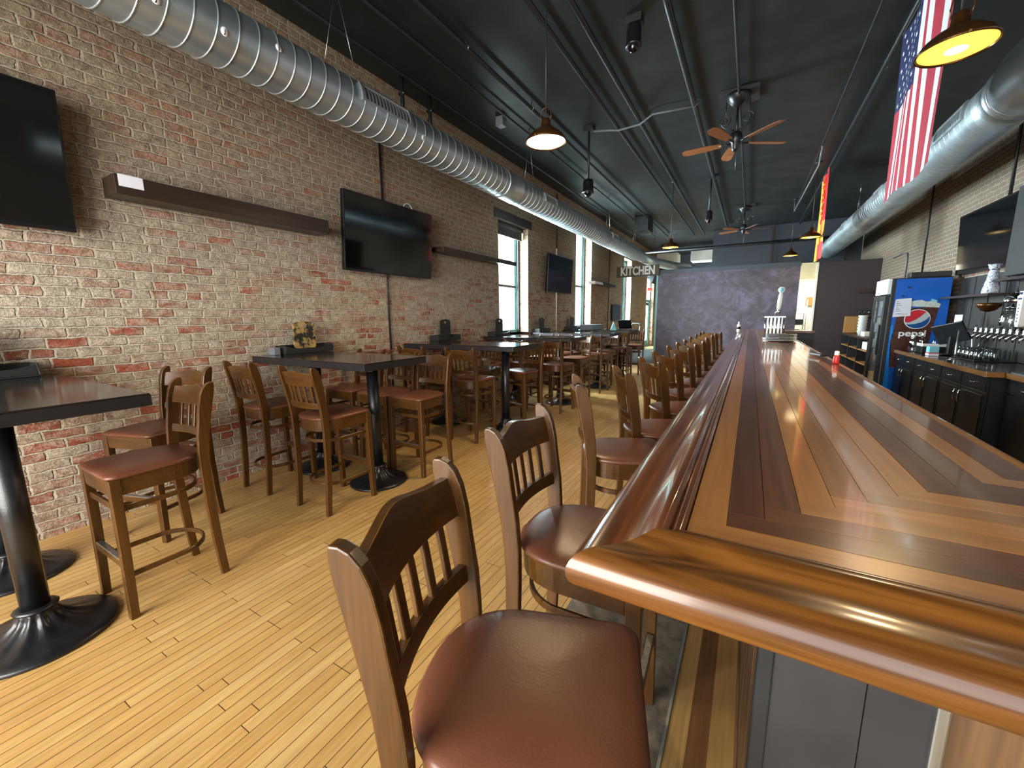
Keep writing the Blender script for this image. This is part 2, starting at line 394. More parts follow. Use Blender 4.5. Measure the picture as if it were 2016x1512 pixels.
def thing(name, label, cat, loc=(0, 0, 0), rz=0, group=None):
    o = bpy.data.objects.new(name, None); COL.objects.link(o); o.empty_display_size = .1
    o.location = loc; o.rotation_euler = (0, 0, rz)
    return tag(o, label, cat, group)
def tag(o, label, cat, group=None):
    o['label'] = label; o['category'] = cat
    if group: o['group'] = group
    return o
def structure(o, label=None):
    o['kind'] = 'structure'
    if label: o['label'] = label
    return o
KIDS = {}
def dup(root, loc, rz, label, group=None, tilt=None):
    def cp(o, par):
        c = o.copy(); COL.objects.link(c)
        if par is not None: c.parent = par
        for ch in list(o.children): cp(ch, c)
        return c
    r = cp(root, None); r.location = loc; r.rotation_euler = (0, 0, rz)
    r['label'] = label
    if group: r['group'] = group
    return r
def text_mesh(name, s, size, mat, parent, loc, rot, ext=.002, xs=1.0, bold=0.0, align='CENTER'):
    c = bpy.data.curves.new(name, 'FONT'); c.body = s; c.size = size; c.extrude = ext; c.offset = bold
    c.align_x = align; c.align_y = 'CENTER'; c.resolution_u = 4
    o = bpy.data.objects.new(name+'_curve', c); COL.objects.link(o)
    bpy.context.view_layer.update()
    me = bpy.data.meshes.new_from_object(o.evaluated_get(bpy.context.evaluated_depsgraph_get()))
    bpy.data.objects.remove(o); me.name = name
    for v in me.vertices: v.co.x *= xs
    me.materials.clear(); me.materials.append(M[mat])
    r = bpy.data.objects.new(name, me); COL.objects.link(r)
    if parent is not None: r.parent = parent
    r.location = loc; r.rotation_euler = rot
    return r
def arc(cx, cy, r, a0, a1, n, ry=None):
    ry = r if ry is None else ry
    return [(cx+r*math.cos(a0+(a1-a0)*i/n), cy+ry*math.sin(a0+(a1-a0)*i/n)) for i in range(n+1)]
def rrect(x0, x1, y0, y1, r, n=5):
    return arc(x1-r, y1-r, r, 0, PI/2, n)+arc(x0+r, y1-r, r, PI/2, PI, n)+arc(x0+r, y0+r, r, PI, 1.5*PI, n)+arc(x1-r, y0+r, r, 1.5*PI, 2*PI, n)
# ---------------------------------------------------------------- the setting
XW, XR, CZ = -4.16, 2.80, 4.41      # left wall face, right wall face, ceiling
YF, YB = -2.7, 22.0                 # front (street) wall, far wall
YP = 13.95                          # plum partition

def walls_of(spans, x0, x1):
    b = MB()
    for y0, y1, z0, z1 in spans: b.box(x0, x1, y0, y1, z0, z1)
    return b
HT = CZ+.1
W = [(6.69, 7.87, 1.17, 3.34), (10.62, 11.87, 1.17, 3.9), (15.43, 16.55, 1.17, 3.6)]
D = (19.4, 20.95, 0, 3.32)
sp = []; yy = YF-.3
for y0, y1, z0, z1 in W:
    sp += [(yy, y0, 0, HT), (y0, y1, 0, z0), (y0, y1, z1, HT)]; yy = y1
sp += [(yy, D[0], 0, HT), (D[0], D[1], D[3], HT), (D[1], YB, 0, HT)]
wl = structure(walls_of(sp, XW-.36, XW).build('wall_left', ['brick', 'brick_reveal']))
for p in wl.data.polygons:
    if abs(p.normal.y) > .7: p.material_index = 1
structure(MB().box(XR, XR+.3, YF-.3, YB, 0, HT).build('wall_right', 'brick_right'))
structure(MB().box(XW-.36, XR+.3, YB, YB+.3, 0, HT).build('wall_back', 'grey_wall'))
# street front with two big shop windows (behind the camera)
b = MB()
for x0, x1, z0, z1 in ((XW, -3.9, 0, HT), (-.25, .15, 0, HT), (2.55, XR, 0, HT), (-3.9, -.25, 0, .55), (-3.9, -.25, 3.5, HT),
                       (.15, 2.55, 0, .55), (.15, 2.55, 3.5, HT)):
    b.box(x0, x1, YF-.3, YF, z0, z1)
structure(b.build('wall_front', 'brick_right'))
# floor: oak strips, a worn concrete lane in front of the bar and an inlaid border of three boards
fl = MB()
for x0, x1, mi in ((XW-.36, -.72, 0), (-.72, -.155, 1), (-.155, -.086, 2), (-.086, -.018, 3), (-.018, .07, 2), (.07, XR, 0)):
    if mi in (0,):
        fl.box(x0, x1, YF-.3, YB, -.1, 0, 0)
    else:
        fl.box(x0, x1, YF-.3, 11.2, -.1, 0, mi); fl.box(x0, x1, 11.2, YB, -.1, 0, 0)
structure(fl.build('floor', ['floor', 'concrete', 'inlay_l', 'inlay_d']))
structure(MB().box(-.163, -.153, .2, 11.2, 0, .006).build('trim_1', 'galv_seam'), 'thin metal strip edging the inlaid floor border')
structure(MB().box(XW-.36, XR+.3, YF-.3, YB+.3, CZ, HT).build('ceiling', 'ceiling'))
# partition with the kitchen doorway
p = MB().box(-2.64, 1.10, YP, YP+.14, 0, 2.9)
structure(p.build('wall_partition', 'plum'))
structure(MB().box(-2.66, 1.10, YP-.012, YP, 2.80, 2.91).box(-2.66, 1.10, YP, YP+.15, 2.90, 2.92).build('trim_2', 'grey_wall'), 'dark cap along the plum partition top')
structure(MB().box(1.50, XR, YP-.02, YP+.12, 0, 2.84).build('wall_kitchen', 'plum_dark'))
structure(MB().box(1.50, XR, YP-.03, YP+.13, 2.84, 2.865).build('trim_3', 'panel'), 'thin cap on the dark wall by the kitchen doorway')
structure(MB().box(1.10, 1.50, YP+.0, YP+.10, 2.46, 2.87).build('wall_header', 'cream'))
structure(MB().box(1.46, 1.50, YP-.035, YP+.12, 0, 2.84).build('trim_4', 'kwhite'), 'white corner of the kitchen doorway')
structure(MB().box(-2.70, -2.64, YP-.02, YP+.16, 0, 2.86).build('trim_5', 'teal'), 'pale corner trim at the left end of the plum partition')
# slate soffit wall up to the ceiling behind the partition, with seams
structure(MB().box(-1.33, XR, 16.55, 16.7, 0, CZ).build('wall_soffit', 'grey_wall'))
structure(MB().box(.42, .48, 16.52, 16.55, 2.8, 4.35).box(2.38, 2.44, 16.52, 16.55, 2.8, 4.35).build('trim_6', 'frame_dark'), 'dark vertical battens on the slate soffit wall')
# kitchen seen through the doorway
structure(MB().box(.72, .80, YP+.14, 16.55, 0, 2.82).build('wall_kitchen_left', 'kwhite'))
structure(MB().box(2.7, 2.8, YP+.14, 16.55, 0, 2.82).build('wall_kitchen_right', 'kwhite'))
structure(MB().box(.8, 2.7, 16.47, 16.549, 0, 2.82).build('wall_kitchen_back', 'kwhite'))
structure(MB().box(.72, 2.8, YP+.1, 16.55, 2.78, 2.83).build('ceiling_kitchen', 'kwhite'))

# windows of the left wall: teal sash deep in the reveal
def window(n, y0, y1, z0, z1, rail, blind):
    t = bpy.data.objects.new(f'window_{n}', None); COL.objects.link(t); structure(t)
    t.location = (XW-.30, y0, z0); h = z1-z0; w = y1-y0
    f = MB()
    for a, c, e, g in ((0, .07, 0, h), (w-.07, w, 0, h), (.07, w-.07, h-.07, h), (.07, w-.07, 0, .06)): f.box(-.05, .05, a, c, e, g)
    f.box(-.04, .03, .07, .11, .06, h-.07).box(-.04, .03, w-.11, w-.07, .06, h-.07)
    f.build('window_frame', 'teal', t, bevel=.004)
    MB().box(-.03, .035, .07, w-.07, rail-z0-.025, rail-z0+.025).build('meeting_rail', 'frame_dark', t)
    MB().box(.05, .09, w-.05, w, 0, h).box(.05, .09, 0, .03, 0, h).build('jamb_board', 'frame_dark', t)
    MB().box(-.01, -.004, .1, w-.1, .05, h-.06).build('window_pane', 'glass', t)
    MB().box(.0, .30, -.0, w, -.03, .0).build('window_sill', 'frame_dark', t)
    if blind:
        q = MB().lathe([(.045, .03), (.045, w-.03)], (.16, 0, h-.07), 14, axis=1)
        q.box(.15, .165, .03, w-.03, blind-z0, h-.06).box(.145, .172, .03, w-.03, blind-z0-.03, blind-z0)
        q.build('roller_blind', 'blind', t)
    return t
window(1, *W[0], 2.13, 3.10); window(2, *W[1], 2.36, 0); window(3, *W[2], 2.34, 0)
structure(MB().box(XW-.1, XW+.02, 6.55, 8.0, 3.30, 3.46).build('trim_7', 'espresso'), 'dark timber lintel over the first window')
# side door with transom
t = bpy.data.objects.new('door_1', None); COL.objects.link(t); structure(t, 'teal glazed side door with a transom'); t.location = (XW-.22, D[0], 0)
f = MB(); w = D[1]-D[0]
for a, c, e, g in ((0, .09, 0, 3.3), (w-.09, w, 0, 3.3), (.09, w-.09, 3.2, 3.3), (.09, w-.09, 2.12, 2.24)): f.box(-.06, .06, a, c, e, g)
f.build('door_frame', 'teal', t)
f = MB()
for a, c, e, g in ((.1, .24, .01, 2.11), (w-.24, w-.1, .01, 2.11), (.24, w-.24, 1.97, 2.11), (.24, w-.24, .01, .3)): f.box(-.03, .03, a, c, e, g)
lf = f.build('door_leaf', 'teal', t)
MB().box(-.006, .006, .24, w-.24, .3, 1.97).box(-.006, .006, .09, w-.09, 2.24, 3.2).build('door_pane', 'glass', t)
MB().box(.03, .09, .16, .2, .95, 1.25).build('door_handle', 'blackpaint', lf)
MB().box(.03, .12, .5, .95, 1.98, 2.06).build('door_closer', 'blackpaint', lf)

# ---------------------------------------------------------------- daylight and camera
w_ = bpy.data.worlds.new('daylight'); scene.world = w_; w_.use_nodes = True
bg = w_.node_tree.nodes['Background']; bg.inputs[0].default_value = (.80, .93, 1.0, 1); bg.inputs[1].default_value = 3
def area(name, loc, rot, sx, sy, e, col, spread=PI):
    l = bpy.data.lights.new(name, 'AREA'); l.shape = 'RECTANGLE'; l.size = sx; l.size_y = sy; l.energy = e; l.color = col; l.spread = spread
    o = bpy.data.objects.new(name, l); COL.objects.link(o); o.location = loc; o.rotation_euler = rot; return o
area('daylight_front_left', (-2.07, YF-.32, 2.02), (PI/2, 0, 0), 3.6, 2.9, 430, (1, .955, .89))
area('daylight_front_right', (1.35, YF-.32, 2.02), (PI/2, 0, 0), 2.4, 2.9, 22, (1, .955, .89))
for i, ((y0, y1, z0, z1), e) in enumerate(zip(W, (900, 900, 900))):
    area('daylight_side_%d' % (i+1), (XW-.55, (y0+y1)/2, (z0+z1)/2), (0, -PI/2, 0), z1-z0, y1-y0, e, (.78, .95, 1.0))
area('daylight_side_door', (XW-.5, (D[0]+D[1])/2, 1.7), (0, -PI/2, 0), 3.2, 1.4, 1200, (.78, .95, 1.0))

cam_d = bpy.data.cameras.new('camera'); cam = bpy.data.objects.new('camera', cam_d); COL.objects.link(cam); scene.camera = cam
yaw, pitch, roll = (math.radians(a) for a in (-30.21419, -9.41208, -.60127))
fw = Vector((math.sin(yaw)*math.cos(pitch), math.cos(yaw)*math.cos(pitch), math.sin(pitch)))
rt = Vector((math.cos(yaw), -math.sin(yaw), 0)); up = rt.cross(fw)
r2 = rt*math.cos(roll)+up*math.sin(roll); u2 = -rt*math.sin(roll)+up*math.cos(roll)
mw = Matrix((r2, u2, -fw)).transposed().to_4x4(); mw.translation = (0, 0, 1.5)
cam.matrix_world = mw
cam_d.sensor_fit = 'HORIZONTAL'; cam_d.sensor_width = 36; cam_d.lens = 798.1137*36/2016; cam_d.clip_start = .02
scene.view_settings.view_transform = 'Standard'; scene.view_settings.look = 'None'
scene.view_settings.exposure = 0.28; scene.view_settings.gamma = 1; scene.view_settings.use_curve_mapping = False
scene.cycles.use_denoising = True
scene.cycles.max_bounces = 8; scene.cycles.diffuse_bounces = 5; scene.cycles.glossy_bounces = 4
scene.cycles.transparent_max_bounces = 8; scene.cycles.caustics_reflective = False; scene.cycles.caustics_refractive = False
scene.cycles.sample_clamp_indirect = 6
# ---------------------------------------------------------------- bar stool
def make_stool(label, group):
    t = thing('bar_stool', label, 'bar stool', (0, 0, 0), 0, group)
    # seat cushion: square front, round back
    def outline(k, z, inset=0):
        pts = []
        hw, fy = .214-inset, .222-inset
        pts += arc(hw-.045, fy-.045, .045, 0, PI/2, 5)
        pts += arc(-hw+.045, fy-.045, .045, PI/2, PI, 5)
        for i in range(1, 20):
            a = PI+PI*i/20
            c, s_ = math.cos(a), math.sin(a)
            e = 1.25
            pts.append((hw*.985*abs(c)**(1/e)*(1 if c > 0 else -1), -.0+(.222-inset)*-(abs(s_)**(1/e))))
        return [(x*k, y*k, z) for x, y in pts]
    s = MB()
    rs = [outline(1, .738, .006), outline(1, .743, -.002), outline(1, .752, -.004), outline(1, .761, .004), outline(1, .767, .02), outline(1, .772, .055), outline(.6, .777, .05), outline(.2, .779, .05)]
    s.rings(rs, 0, True, True).build('seat_cushion', 'leather', t)
    a = MB().rings([outline(1, .652, .011), outline(1, .740, .008)], 0, False, True)
    a.build('seat_frame', 'chair_x', t, bevel=.003)
    # front legs
    for sx in (-1, 1):
        l = MB()
        def sq(x, y, z, w): return [(x-w, y-w, z), (x+w, y-w, z), (x+w, y+w, z), (x-w, y+w, z)]
        l.rings([sq(sx*.196, .204, 0, .0185), sq(sx*.192, .197, .36, .0205), sq(sx*.19, .194, .738, .022)], 0, False)
        l.build('leg', 'chair', t, bevel=.004)
    # back posts: rear leg and back upright in one curve
    prof = [(0, -.222, .020), (.2, -.206, .022), (.45, -.194, .023), (.66, -.19, .025), (.76, -.192, .027), (.86, -.200, .029), (.95, -.215, .031),
            (1.03, -.228, .034), (1.09, -.241, .034), (1.125, -.251, .029), (1.146, -.260, .020), (1.155, -.268, .009)]
    for sx in (-1, 1):
        l = MB(); rr = []
        for z, y, d in prof:
            x = sx*(.186+.012*(z/1.15)**2); w = .0135
            rr.append([(x-w, y-d, z), (x+w, y-d, z), (x+w, y+d, z), (x-w, y+d, z)])
        l.rings(rr, 0, False).build('back_post', 'chair', t, bevel=.004, seg=2, ang=40)
    def back(x, z):  # y of the back plane, dished between the posts
        ys = [(.8, -.196), (.9, -.207), (1.0, -.222), (1.1, -.244), (1.16, -.27)]
        for (z0, a0), (z1, a1) in zip(ys, ys[1:]):
            if z <= z1: y = a0+(a1-a0)*(z-z0)/(z1-z0); break
        else: y = ys[-1][1]
        return y-.034*(1-(x/.19)**2)
    def rail(name, zb, zt_f, th, n=16, zb_f=None):
        r = MB(); rr = []
        for i in range(n+1):
            x = -.184+.368*i/n; b0 = zb if zb_f is None else zb_f(x); z1 = zt_f(x)
            zm = (b0+z1)/2
            rr.append([(x, back(x, b0)-th, b0), (x, back(x, b0)+th, b0), (x, back(x, zm)+th*1.1, zm), (x, back(x, z1)+th*.8, z1), (x, back(x, z1)-th*.8, z1), (x, back(x, zm)-th*1.1, zm)])
        r.rings(rr, 0, True)
        o = r.build(name, 'chair_x', t)
        o.data.set_sharp_from_angle(angle=math.radians(50))
        return o
    rail('crest_rail', 1.012, lambda x: 1.104+.026*math.exp(-(x/.085)**2)-.004*math.cos(x/.184*PI), .0125, 20)
    rail('back_rail', .838, lambda x: .882, .0115, 14)
    for k in range(5):
        x = -.125+.0625*k; l = MB(); rr = []
        for i in range(7):
            z = .875+(1.02-.875)*i/6; y = back(x, z)
            rr.append([(x-.0135, y-.006, z), (x+.0135, y-.006, z), (x+.0135, y+.006, z), (x-.0135, y+.006, z)])
        l.rings(rr, 0, False).build('slat', 'chair', t, bevel=.002, seg=1)
    # bentwood hoops and front rails
    for z in (.225, .575):
        k = .004 if z < .4 else 0
        path = [(-.178-k, .19, z), (-.178-k, .06, z)]+[(x, y, z) for x, y in arc(0, -.03, .178+k, PI, 2*PI, 16, .165)][1:-1]+[(.178+k, .06, z), (.178+k, .19, z)]
        MB().band(path, .014, .026).build('hoop_stretcher', 'chair_x', t, bevel=.003, seg=1)
    f = MB().box(-.178, .178, .186, .214, .275, .318).build('foot_rail', 'chair_x', t, bevel=.003)
    MB().box(-.165, .165, .190, .2145, .310, .3195).build('foot_plate', 'steel', f, bevel=.002, seg=1)
    MB().box(-.176, .176, .185, .203, .572, .603).build('front_stretcher', 'chair_x', t, bevel=.003, seg=1)
    return t

def face(deg):      # facing direction measured from +X -> rotation of a stool whose front is +Y
    return math.radians(deg-90)
ORD = ['nearest', 'second', 'third', 'fourth', 'fifth', 'sixth', 'seventh', 'eighth', 'ninth', 'tenth', 'eleventh', 'twelfth', 'farthest']
G1, G2 = 'bar stools along the bar', 'bar stools at the high tables'
stool0 = make_stool('wooden bar stool nearest of the row along the bar, big in the foreground', G1)
bar_pos = [(-.335, .635, 17), (-.43, 1.245, 3), (-.57, 2.21, 24.5), (-.48, 2.77, 27), (-.45, 3.48, 33), (-.47, 4.19, 39), (-.465, 4.96, 41), (-.46, 5.62, 39),
           (-.455, 6.28, 42), (-.49, 7.2, 42), (-.5, 8.1, 45), (-.52, 8.95, 48), (-.55, 9.75, 60)]
stool0.location = (bar_pos[0][0], bar_pos[0][1], 0); stool0.rotation_euler = (0, 0, face(17))
for i, (x, y, a) in enumerate(bar_pos[1:], 1):
    lb = 'wooden bar stool, %s from the near end of the row along the bar' % ORD[i] if i < 12 else 'wooden bar stool, farthest of the row along the bar, by the plum partition'
    if i == 1: lb = 'wooden bar stool with round-backed brown seat, second from the near end of the bar'
    dup(stool0, (x, y, 0), face(a), lb, G1)
N = ORD
tbl = ['first', 'second', 'third', 'fourth', 'fifth', 'sixth']
tabs = [
 (-2.81, .83, -90, 'bar stool at the aisle corner of the nearest high table, far side'),
 (-3.60, 1.16, -72, 'bar stool by the brick wall at the nearest high table, turned a little'),
 (-3.67, 2.02, 90, 'bar stool at the near side of the second high table, by the wall'),
 (-2.88, 2.03, 90, 'bar stool at the near side of the second high table, on the aisle'),
 (-2.77, 2.94, -90, 'bar stool at the far side of the second high table, on the aisle corner'),
 (-3.22, 2.94, -90, 'bar stool at the far side of the second high table, middle of three'),
 (-3.73, 2.95, -90, 'bar stool at the far side of the second high table, against the brick wall'),
 (-2.93, 4.05, 92, 'bar stool at the near side of the third high table, on the aisle'),
 (-3.66, 4.02, 90, 'bar stool at the near side of the third high table, by the brick wall'),
 (-2.73, 4.98, -100, 'bar stool with shiny lit seat, far side of the third high table, on the aisle'),
 (-3.35, 4.98, -88, 'bar stool at the far side of the third high table, wall side'),
 (-2.62, 5.92, 86, 'bar stool at the near side of the fourth high table, on the aisle'),
 (-3.25, 5.95, 90, 'bar stool at the near side of the fourth high table, wall side'),
 (-2.72, 7.0, -96, 'bar stool at the far side of the fourth high table, on the aisle'),
 (-3.35, 7.0, -88, 'bar stool at the far side of the fourth high table, wall side'),
 (-2.62, 7.82, 88, 'bar stool at the near side of the fifth high table, on the aisle'),
 (-3.25, 7.85, 92, 'bar stool at the near side of the fifth high table, wall side'),
 (-2.70, 8.80, -92, 'bar stool at the far side of the fifth high table, on the aisle'),
 (-3.33, 8.82, -88, 'bar stool at the far side of the fifth high table, wall side'),
 (-2.60, 9.65, 90, 'bar stool at the near side of the farthest high table, on the aisle'),
 (-3.25, 9.65, 90, 'bar stool at the near side of the farthest high table, wall side'),
 (-2.55, 10.65, -92, 'bar stool at the far side of the farthest high table, on the aisle'),
 (-3.2, 10.68, -90, 'bar stool at the far side of the farthest high table, wall side'),
]
for x, y, a, lb in tabs:
    dup(stool0, (x, y, 0), face(a), lb, G2)

# ---------------------------------------------------------------- high tables
def ped_parts(t, px, py, k=.86):
    col = MB().lathe([(.05, .13), (.05, 1.06)], (px, py, 0), 20).build('pole', 'iron', t)
    prof = [(.30, 0), (.305, .008), (.298, .02), (.26, .028), (.19, .045), (.125, .075), (.088, .105), (.070, .135), (.066, .15), (.052, .155)]
    amp = [0, 0, 0, .0, .03, .07, .09, .07, 0, 0]
    prof = [(max(.052, r*k) if i < 8 else r, z) for i, (r, z) in enumerate(prof)]
    MB().lathe(prof, (px, py, 0), 72, flute=lambda k, a: amp[k]*math.cos(12*a)).build('base', 'iron', t)
    MB().lathe([(.075, .150), (.078, .158), (.066, .166), (.055, .168)], (px, py, 0), 24).build('collar', 'iron', t)
    b = MB()
    for a in (PI/4, -PI/4): b.cbox((px, py, 1.075), (.5, .045, .03), 0, Matrix.Rotation(a, 3, 'Z'))
    b.build('mounting_plate', 'blackpaint', t)
TABX = [(-2.51, .09, .80), (-2.555, 2.125, 2.83), (-2.39, 4.14, 4.90), (-2.46, 6.12, 6.86), (-2.37, 7.96, 8.66), (-2.42, 9.75, 10.5)]
TL = ['nearest black-topped high table, cut off by the left edge of the photo', 'second black-topped high table along the brick wall, with the worn caddy on it',
      'third black-topped high table along the brick wall, below the shelf by the window', 'fourth black-topped high table, set in front of the first window',
      'fifth black-topped high table, under the small television', 'farthest black-topped high table, holding a grey box and a white card']
for (xr, y0, y1), lb in zip(TABX, TL):
    t = thing('high_table', lb, 'table', ((xr+XW)/2, (y0+y1)/2, 0), 0, 'high tables along the brick wall')
    hx = (xr-XW-.012)/2; hy = (y1-y0)/2
    top = MB().box(-hx, hx, -hy, hy, 1.088, 1.144, 1).box(-hx+.002, hx-.002, -hy+.002, hy-.002, 1.1435, 1.150, 0)
    top.build('tabletop', ['laminate', 'laminate_edge'], t, bevel=.004)
    first = y0 < 1
    ped_parts(t, hx-(.34 if first else .33), -.09 if first else 0, .90 if first else .84); ped_parts(t, -hx+.45, -.04 if first else 0, .84)

# ---------------------------------------------------------------- caddies on the tables
def make_caddy(label, loc, worn, rz=0, grp='wooden table caddies'):
    t = thing('table_caddy', label, 'caddy', loc, rz, grp)
    b = MB()          # tray along Y
    b.box(-.085, .085, -.27, .27, 0, .012)
    b.box(-.085, -.073, -.27, .27, .012, .085).box(-.073, .085, -.27, -.258, .012, .085).box(-.073, .085, .258, .27, .012, .085)
    n = 14; prof = []
    for i in range(n+1):
        y = -.258+.516*i/n; prof.append((y, .052+.03*(abs(y)/.258)**4))
    prof = [(-.258, .012)]+prof+[(.258, .012)]
    b.prism([(y, z) for y, z in prof], .073, .085, 0)
    b.build('tray', 'caddy', t, bevel=.002, seg=1)
    h = MB(); pts = [(-.085, .0)]+[(-.085, .19)]
    out = [(-.085, .012), (.085, .012), (.085, .185)]+[(x, z) for x, z in arc(0, .185, .06, 0, PI, 12, .055)]+[(-.085, .185)]
    # board with an oval hand hole: outer loop bridged to the hole
    N_ = 40
    def outer(i):
        a = 2*PI*i/N_; c, s_ = math.cos(a), math.sin(a)
        y, z = 1.35*c, 1.35*s_
        y = max(-.12, min(.12, .17*c)); zz = .235+.24*s_ if s_ < 0 else .235+.088*s_*(1 if abs(y) < .12 else .8)
        return (y, max(.012, zz))
    inner = [(.036*math.cos(2*PI*i/N_), .275+.016*math.sin(2*PI*i/N_)) for i in range(N_)]
    ou = [outer(i) for i in range(N_)]
    for x in (-.006, .006): pass
    vs = [(-.006, y, z) for y, z in ou]+[(-.006, y, z) for y, z in inner]+[(.006, y, z) for y, z in ou]+[(.006, y, z) for y, z in inner]
    fs = []
    for i in range(N_):
        j = (i+1) % N_
        fs += [(i, j, N_+j, N_+i), (2*N_+i, 3*N_+i, 3*N_+j, 2*N_+j), (i, 2*N_+i, 2*N_+j, j), (N_+i, N_+j, 3*N_+j, 3*N_+i)]
    h.add(vs, fs); h.build('handle_board', 'caddy_worn' if worn else 'caddy', t)
    return t
make_caddy('black wooden caddy on the nearest high table, only its tray in the photo', (-4.05, .45, 1.151), False)
c0 = make_caddy('worn black caddy with rubbed tan handle board, on the second high table', (-4.05, 2.62, 1.151), True)
tin = MB()
tin.box(-.05, .05, -.03, .03, 0, .072).box(-.046, -.04, -.004, .004, .07, .1)
tag(tin.build('menu_tin', 'greyplastic', None, (-4.05, 2.29, 1.151), bevel=.004), 'small grey tin standing at the near end of the worn caddy', 'tin')
c1 = make_caddy('black wooden caddy with tall handle on the third high table', (-4.05, 4.93, 1.151), False)
for y, lb in ((6.50, 'black wooden caddy silhouetted before the first window, on the fourth high table'),
              (8.30, 'black wooden caddy on the fifth high table, below the small television'),
              (10.12, 'black wooden caddy on the farthest high table, before the second window')):
    dup(c1, (-4.05, y, 1.151), 0, lb)
tag(MB().box(-.16, .16, -.45, .45, 0, .13).build('menu_box', 'greyplastic', None, (-3.55, 10.25, 1.151), bevel=.01), 'long grey box on the farthest high table', 'box')
cd = MB(); cd.prism([(-.07, 0), (.07, 0), (0, .2)], -.13, .13, 1)
tag(cd.build('table_card', 'cyan', None, (-2.95, 10.15, 1.151), (0, 0, .3)), 'pale folded card standing on the farthest high table', 'card')
t = thing('menu_stand', 'black slanted stand at the far end of the farthest high table', 'stand', (-2.72, 10.36, 1.151))
MB().cbox((0, 0, .13), (.32, .02, .26), 0, Matrix.Rotation(.6, 3, 'X')).build('board', 'blackplastic', t)
MB().box(-.14, .14, -.06, .08, 0, .014).build('foot', 'blackplastic', t)
# ---------------------------------------------------------------- the bar
BT = 1.146
bar = thing('bar_counter', 'long glossy bar counter of light and dark wood strips with rounded rails', 'bar', (.2, 5.5, 0))
def inbar(o):
    o.location = (-.2, -5.5, 0); return o
ox, oy, YE, XE = -.217, .527, 11.05, 1.95
prof = []
for i in range(13):           # rounded outer lip
    a = -PI*.62+(PI*1.12)*i/12
    prof.append((.034-.034*math.cos(a), 1.116+.036*math.sin(a)))
prof = [(.034+.034*math.cos(PI*1.5-PI*1.0*i/12), 1.1145+.034*math.sin(PI*1.5-PI*1.0*i/12)) for i in range(13)]
prof += [(.050, 1.1475), (.066, 1.1465), (.082, 1.1495), (.096, 1.1565), (.106, 1.1615), (.115, 1.163), (.122, 1.160), (.127, 1.153), (.129, 1.150)]
prof += [(.138+.0085*math.cos(PI-PI*i/6), 1.1495+.005*math.sin(PI-PI*i/6)) for i in range(7)]
prof += [(.149, 1.146), (.151, 1.09)]
def railmesh(name, mat, fn):
    b = MB(); n = 2; rs = []
    a = [fn(u, z, 0) for u, z in prof]; c = [fn(u, z, 1) for u, z in prof]
    steps = 24
    for k in range(steps+1):
        t = k/steps
        rs.append([tuple(p+(q-p)*t for p, q in zip(A, B)) for A, B in zip(a, c)])
    b.rings(rs, 0, True)
    o = inbar(b.build(name, mat, bar)); o.data.set_sharp_from_angle(angle=math.radians(55)); return o
railmesh('rail', 'rail_y', lambda u, z, e: (ox+u, (oy+u) if e == 0 else YE-(.0), z))['label'] = 'reddish mahogany rail on the stool side'
railmesh('rail', 'rail_x', lambda u, z, e: ((ox+u) if e == 0 else XE, oy+u, z))['label'] = 'golden oak rail on the near end'
# strip top: boards butt-jointed at the corner
X = [-.066, -.009, .048, .105, .162, .219, .276, .333, .390, .447, .497, .560]
tone = 'l d d l l l l d d l d'.split()
top = MB(); OFF = .744
for k in range(11):
    x0, x1 = X[k], X[k+1]; y0, y1 = x0+OFF, x1+OFF
    d = 1 if tone[k] == 'd' else 0
    top.box(x0+.0006, x1-.0006, y1, YE-.62 if k else YE-.62, 1.10, BT-.0001*(k % 2), d)
    ntone = 1 if k in (1, 2, 7, 8, 10) else 0
    top.box((X[k] if k == 0 else x0)+.0003, XE, y0+.0006, y1-.0006, 1.10, BT-.0001*((k+1) % 2), 2+ntone)
for j, (ya, yb) in enumerate(((.62, .5), (.5, .38), (.38, .26), (.26, .14), (.14, 0))):
    top.box(-.066, 1.18, YE-ya, YE-yb, 1.10, BT, 3 if j in (0, 2, 4) else 2)
inbar(top.build('bar_top', ['bl_y', 'bd_y', 'bl_x', 'bd_x'], bar))
lip = MB(); rs = []
pl = [(.560, 1.09), (.560, 1.147), (.566, 1.153), (.574, 1.152), (.580, 1.145), (.580, 1.09)]
lip.rings([[(x, y, z) for x, z in pl] for y in (1.30, YE-.62)], 0, False)
lip.rings([[(x if x > .57 else x, 1.304+(x-.56), z) for x, z in pl][:0] or [(.56, 1.304+(x-.56), z) for x, z in pl], [(XE, 1.304+(x-.56), z) for x, z in pl]], 0, False)
inbar(lip.build('back_lip', 'wood_edge', bar))
# body under the top
body = MB().box(.072, .50, .83, YE-.06, 0, 1.10)
inbar(body.build('bar_body', 'barwood', bar))
g = MB()
for k in range(60):
    y = .86+.165*k; g.box(.066, .073, y, y+.150, .12, 1.04)
inbar(g.build('face_boards', 'barwood', bar))
inbar(MB().box(.060, .073, .83, YE-.06, 0, .11).build('kick_board', 'barwood', bar, bevel=.003))
inbar(MB().box(.058, .084, .800, .832, 0, 1.10).build('corner_post', 'blackpaint', bar, bevel=.003))
e = MB().box(.084, .2145, .806, .83, 0, 1.10).box(.2165, .297, .806, .83, 0, 1.10).box(.21, .22, .812, .83, 0, 1.10)
inbar(e.build('end_panel', 'panel', bar))
inbar(MB().box(.297, .314, .796, .832, 0, 1.10).build('panel_post', 'steel', bar, bevel=.003))
inbar(MB().box(.314, 1.95, 1.17, 1.20, 0, 1.10).box(.314, 1.95, .83, 1.2, 1.06, 1.10).build('recess_panel', 'blackpaint', bar))
inbar(MB().box(1.86, 1.95, .83, 1.24, 0, 1.1).build('end_support', 'blackpaint', bar))
inbar(MB().box(.5, 1.18, YE-.55, YE-.06, 0, 1.1).build('end_cabinet', 'blackpaint', bar))

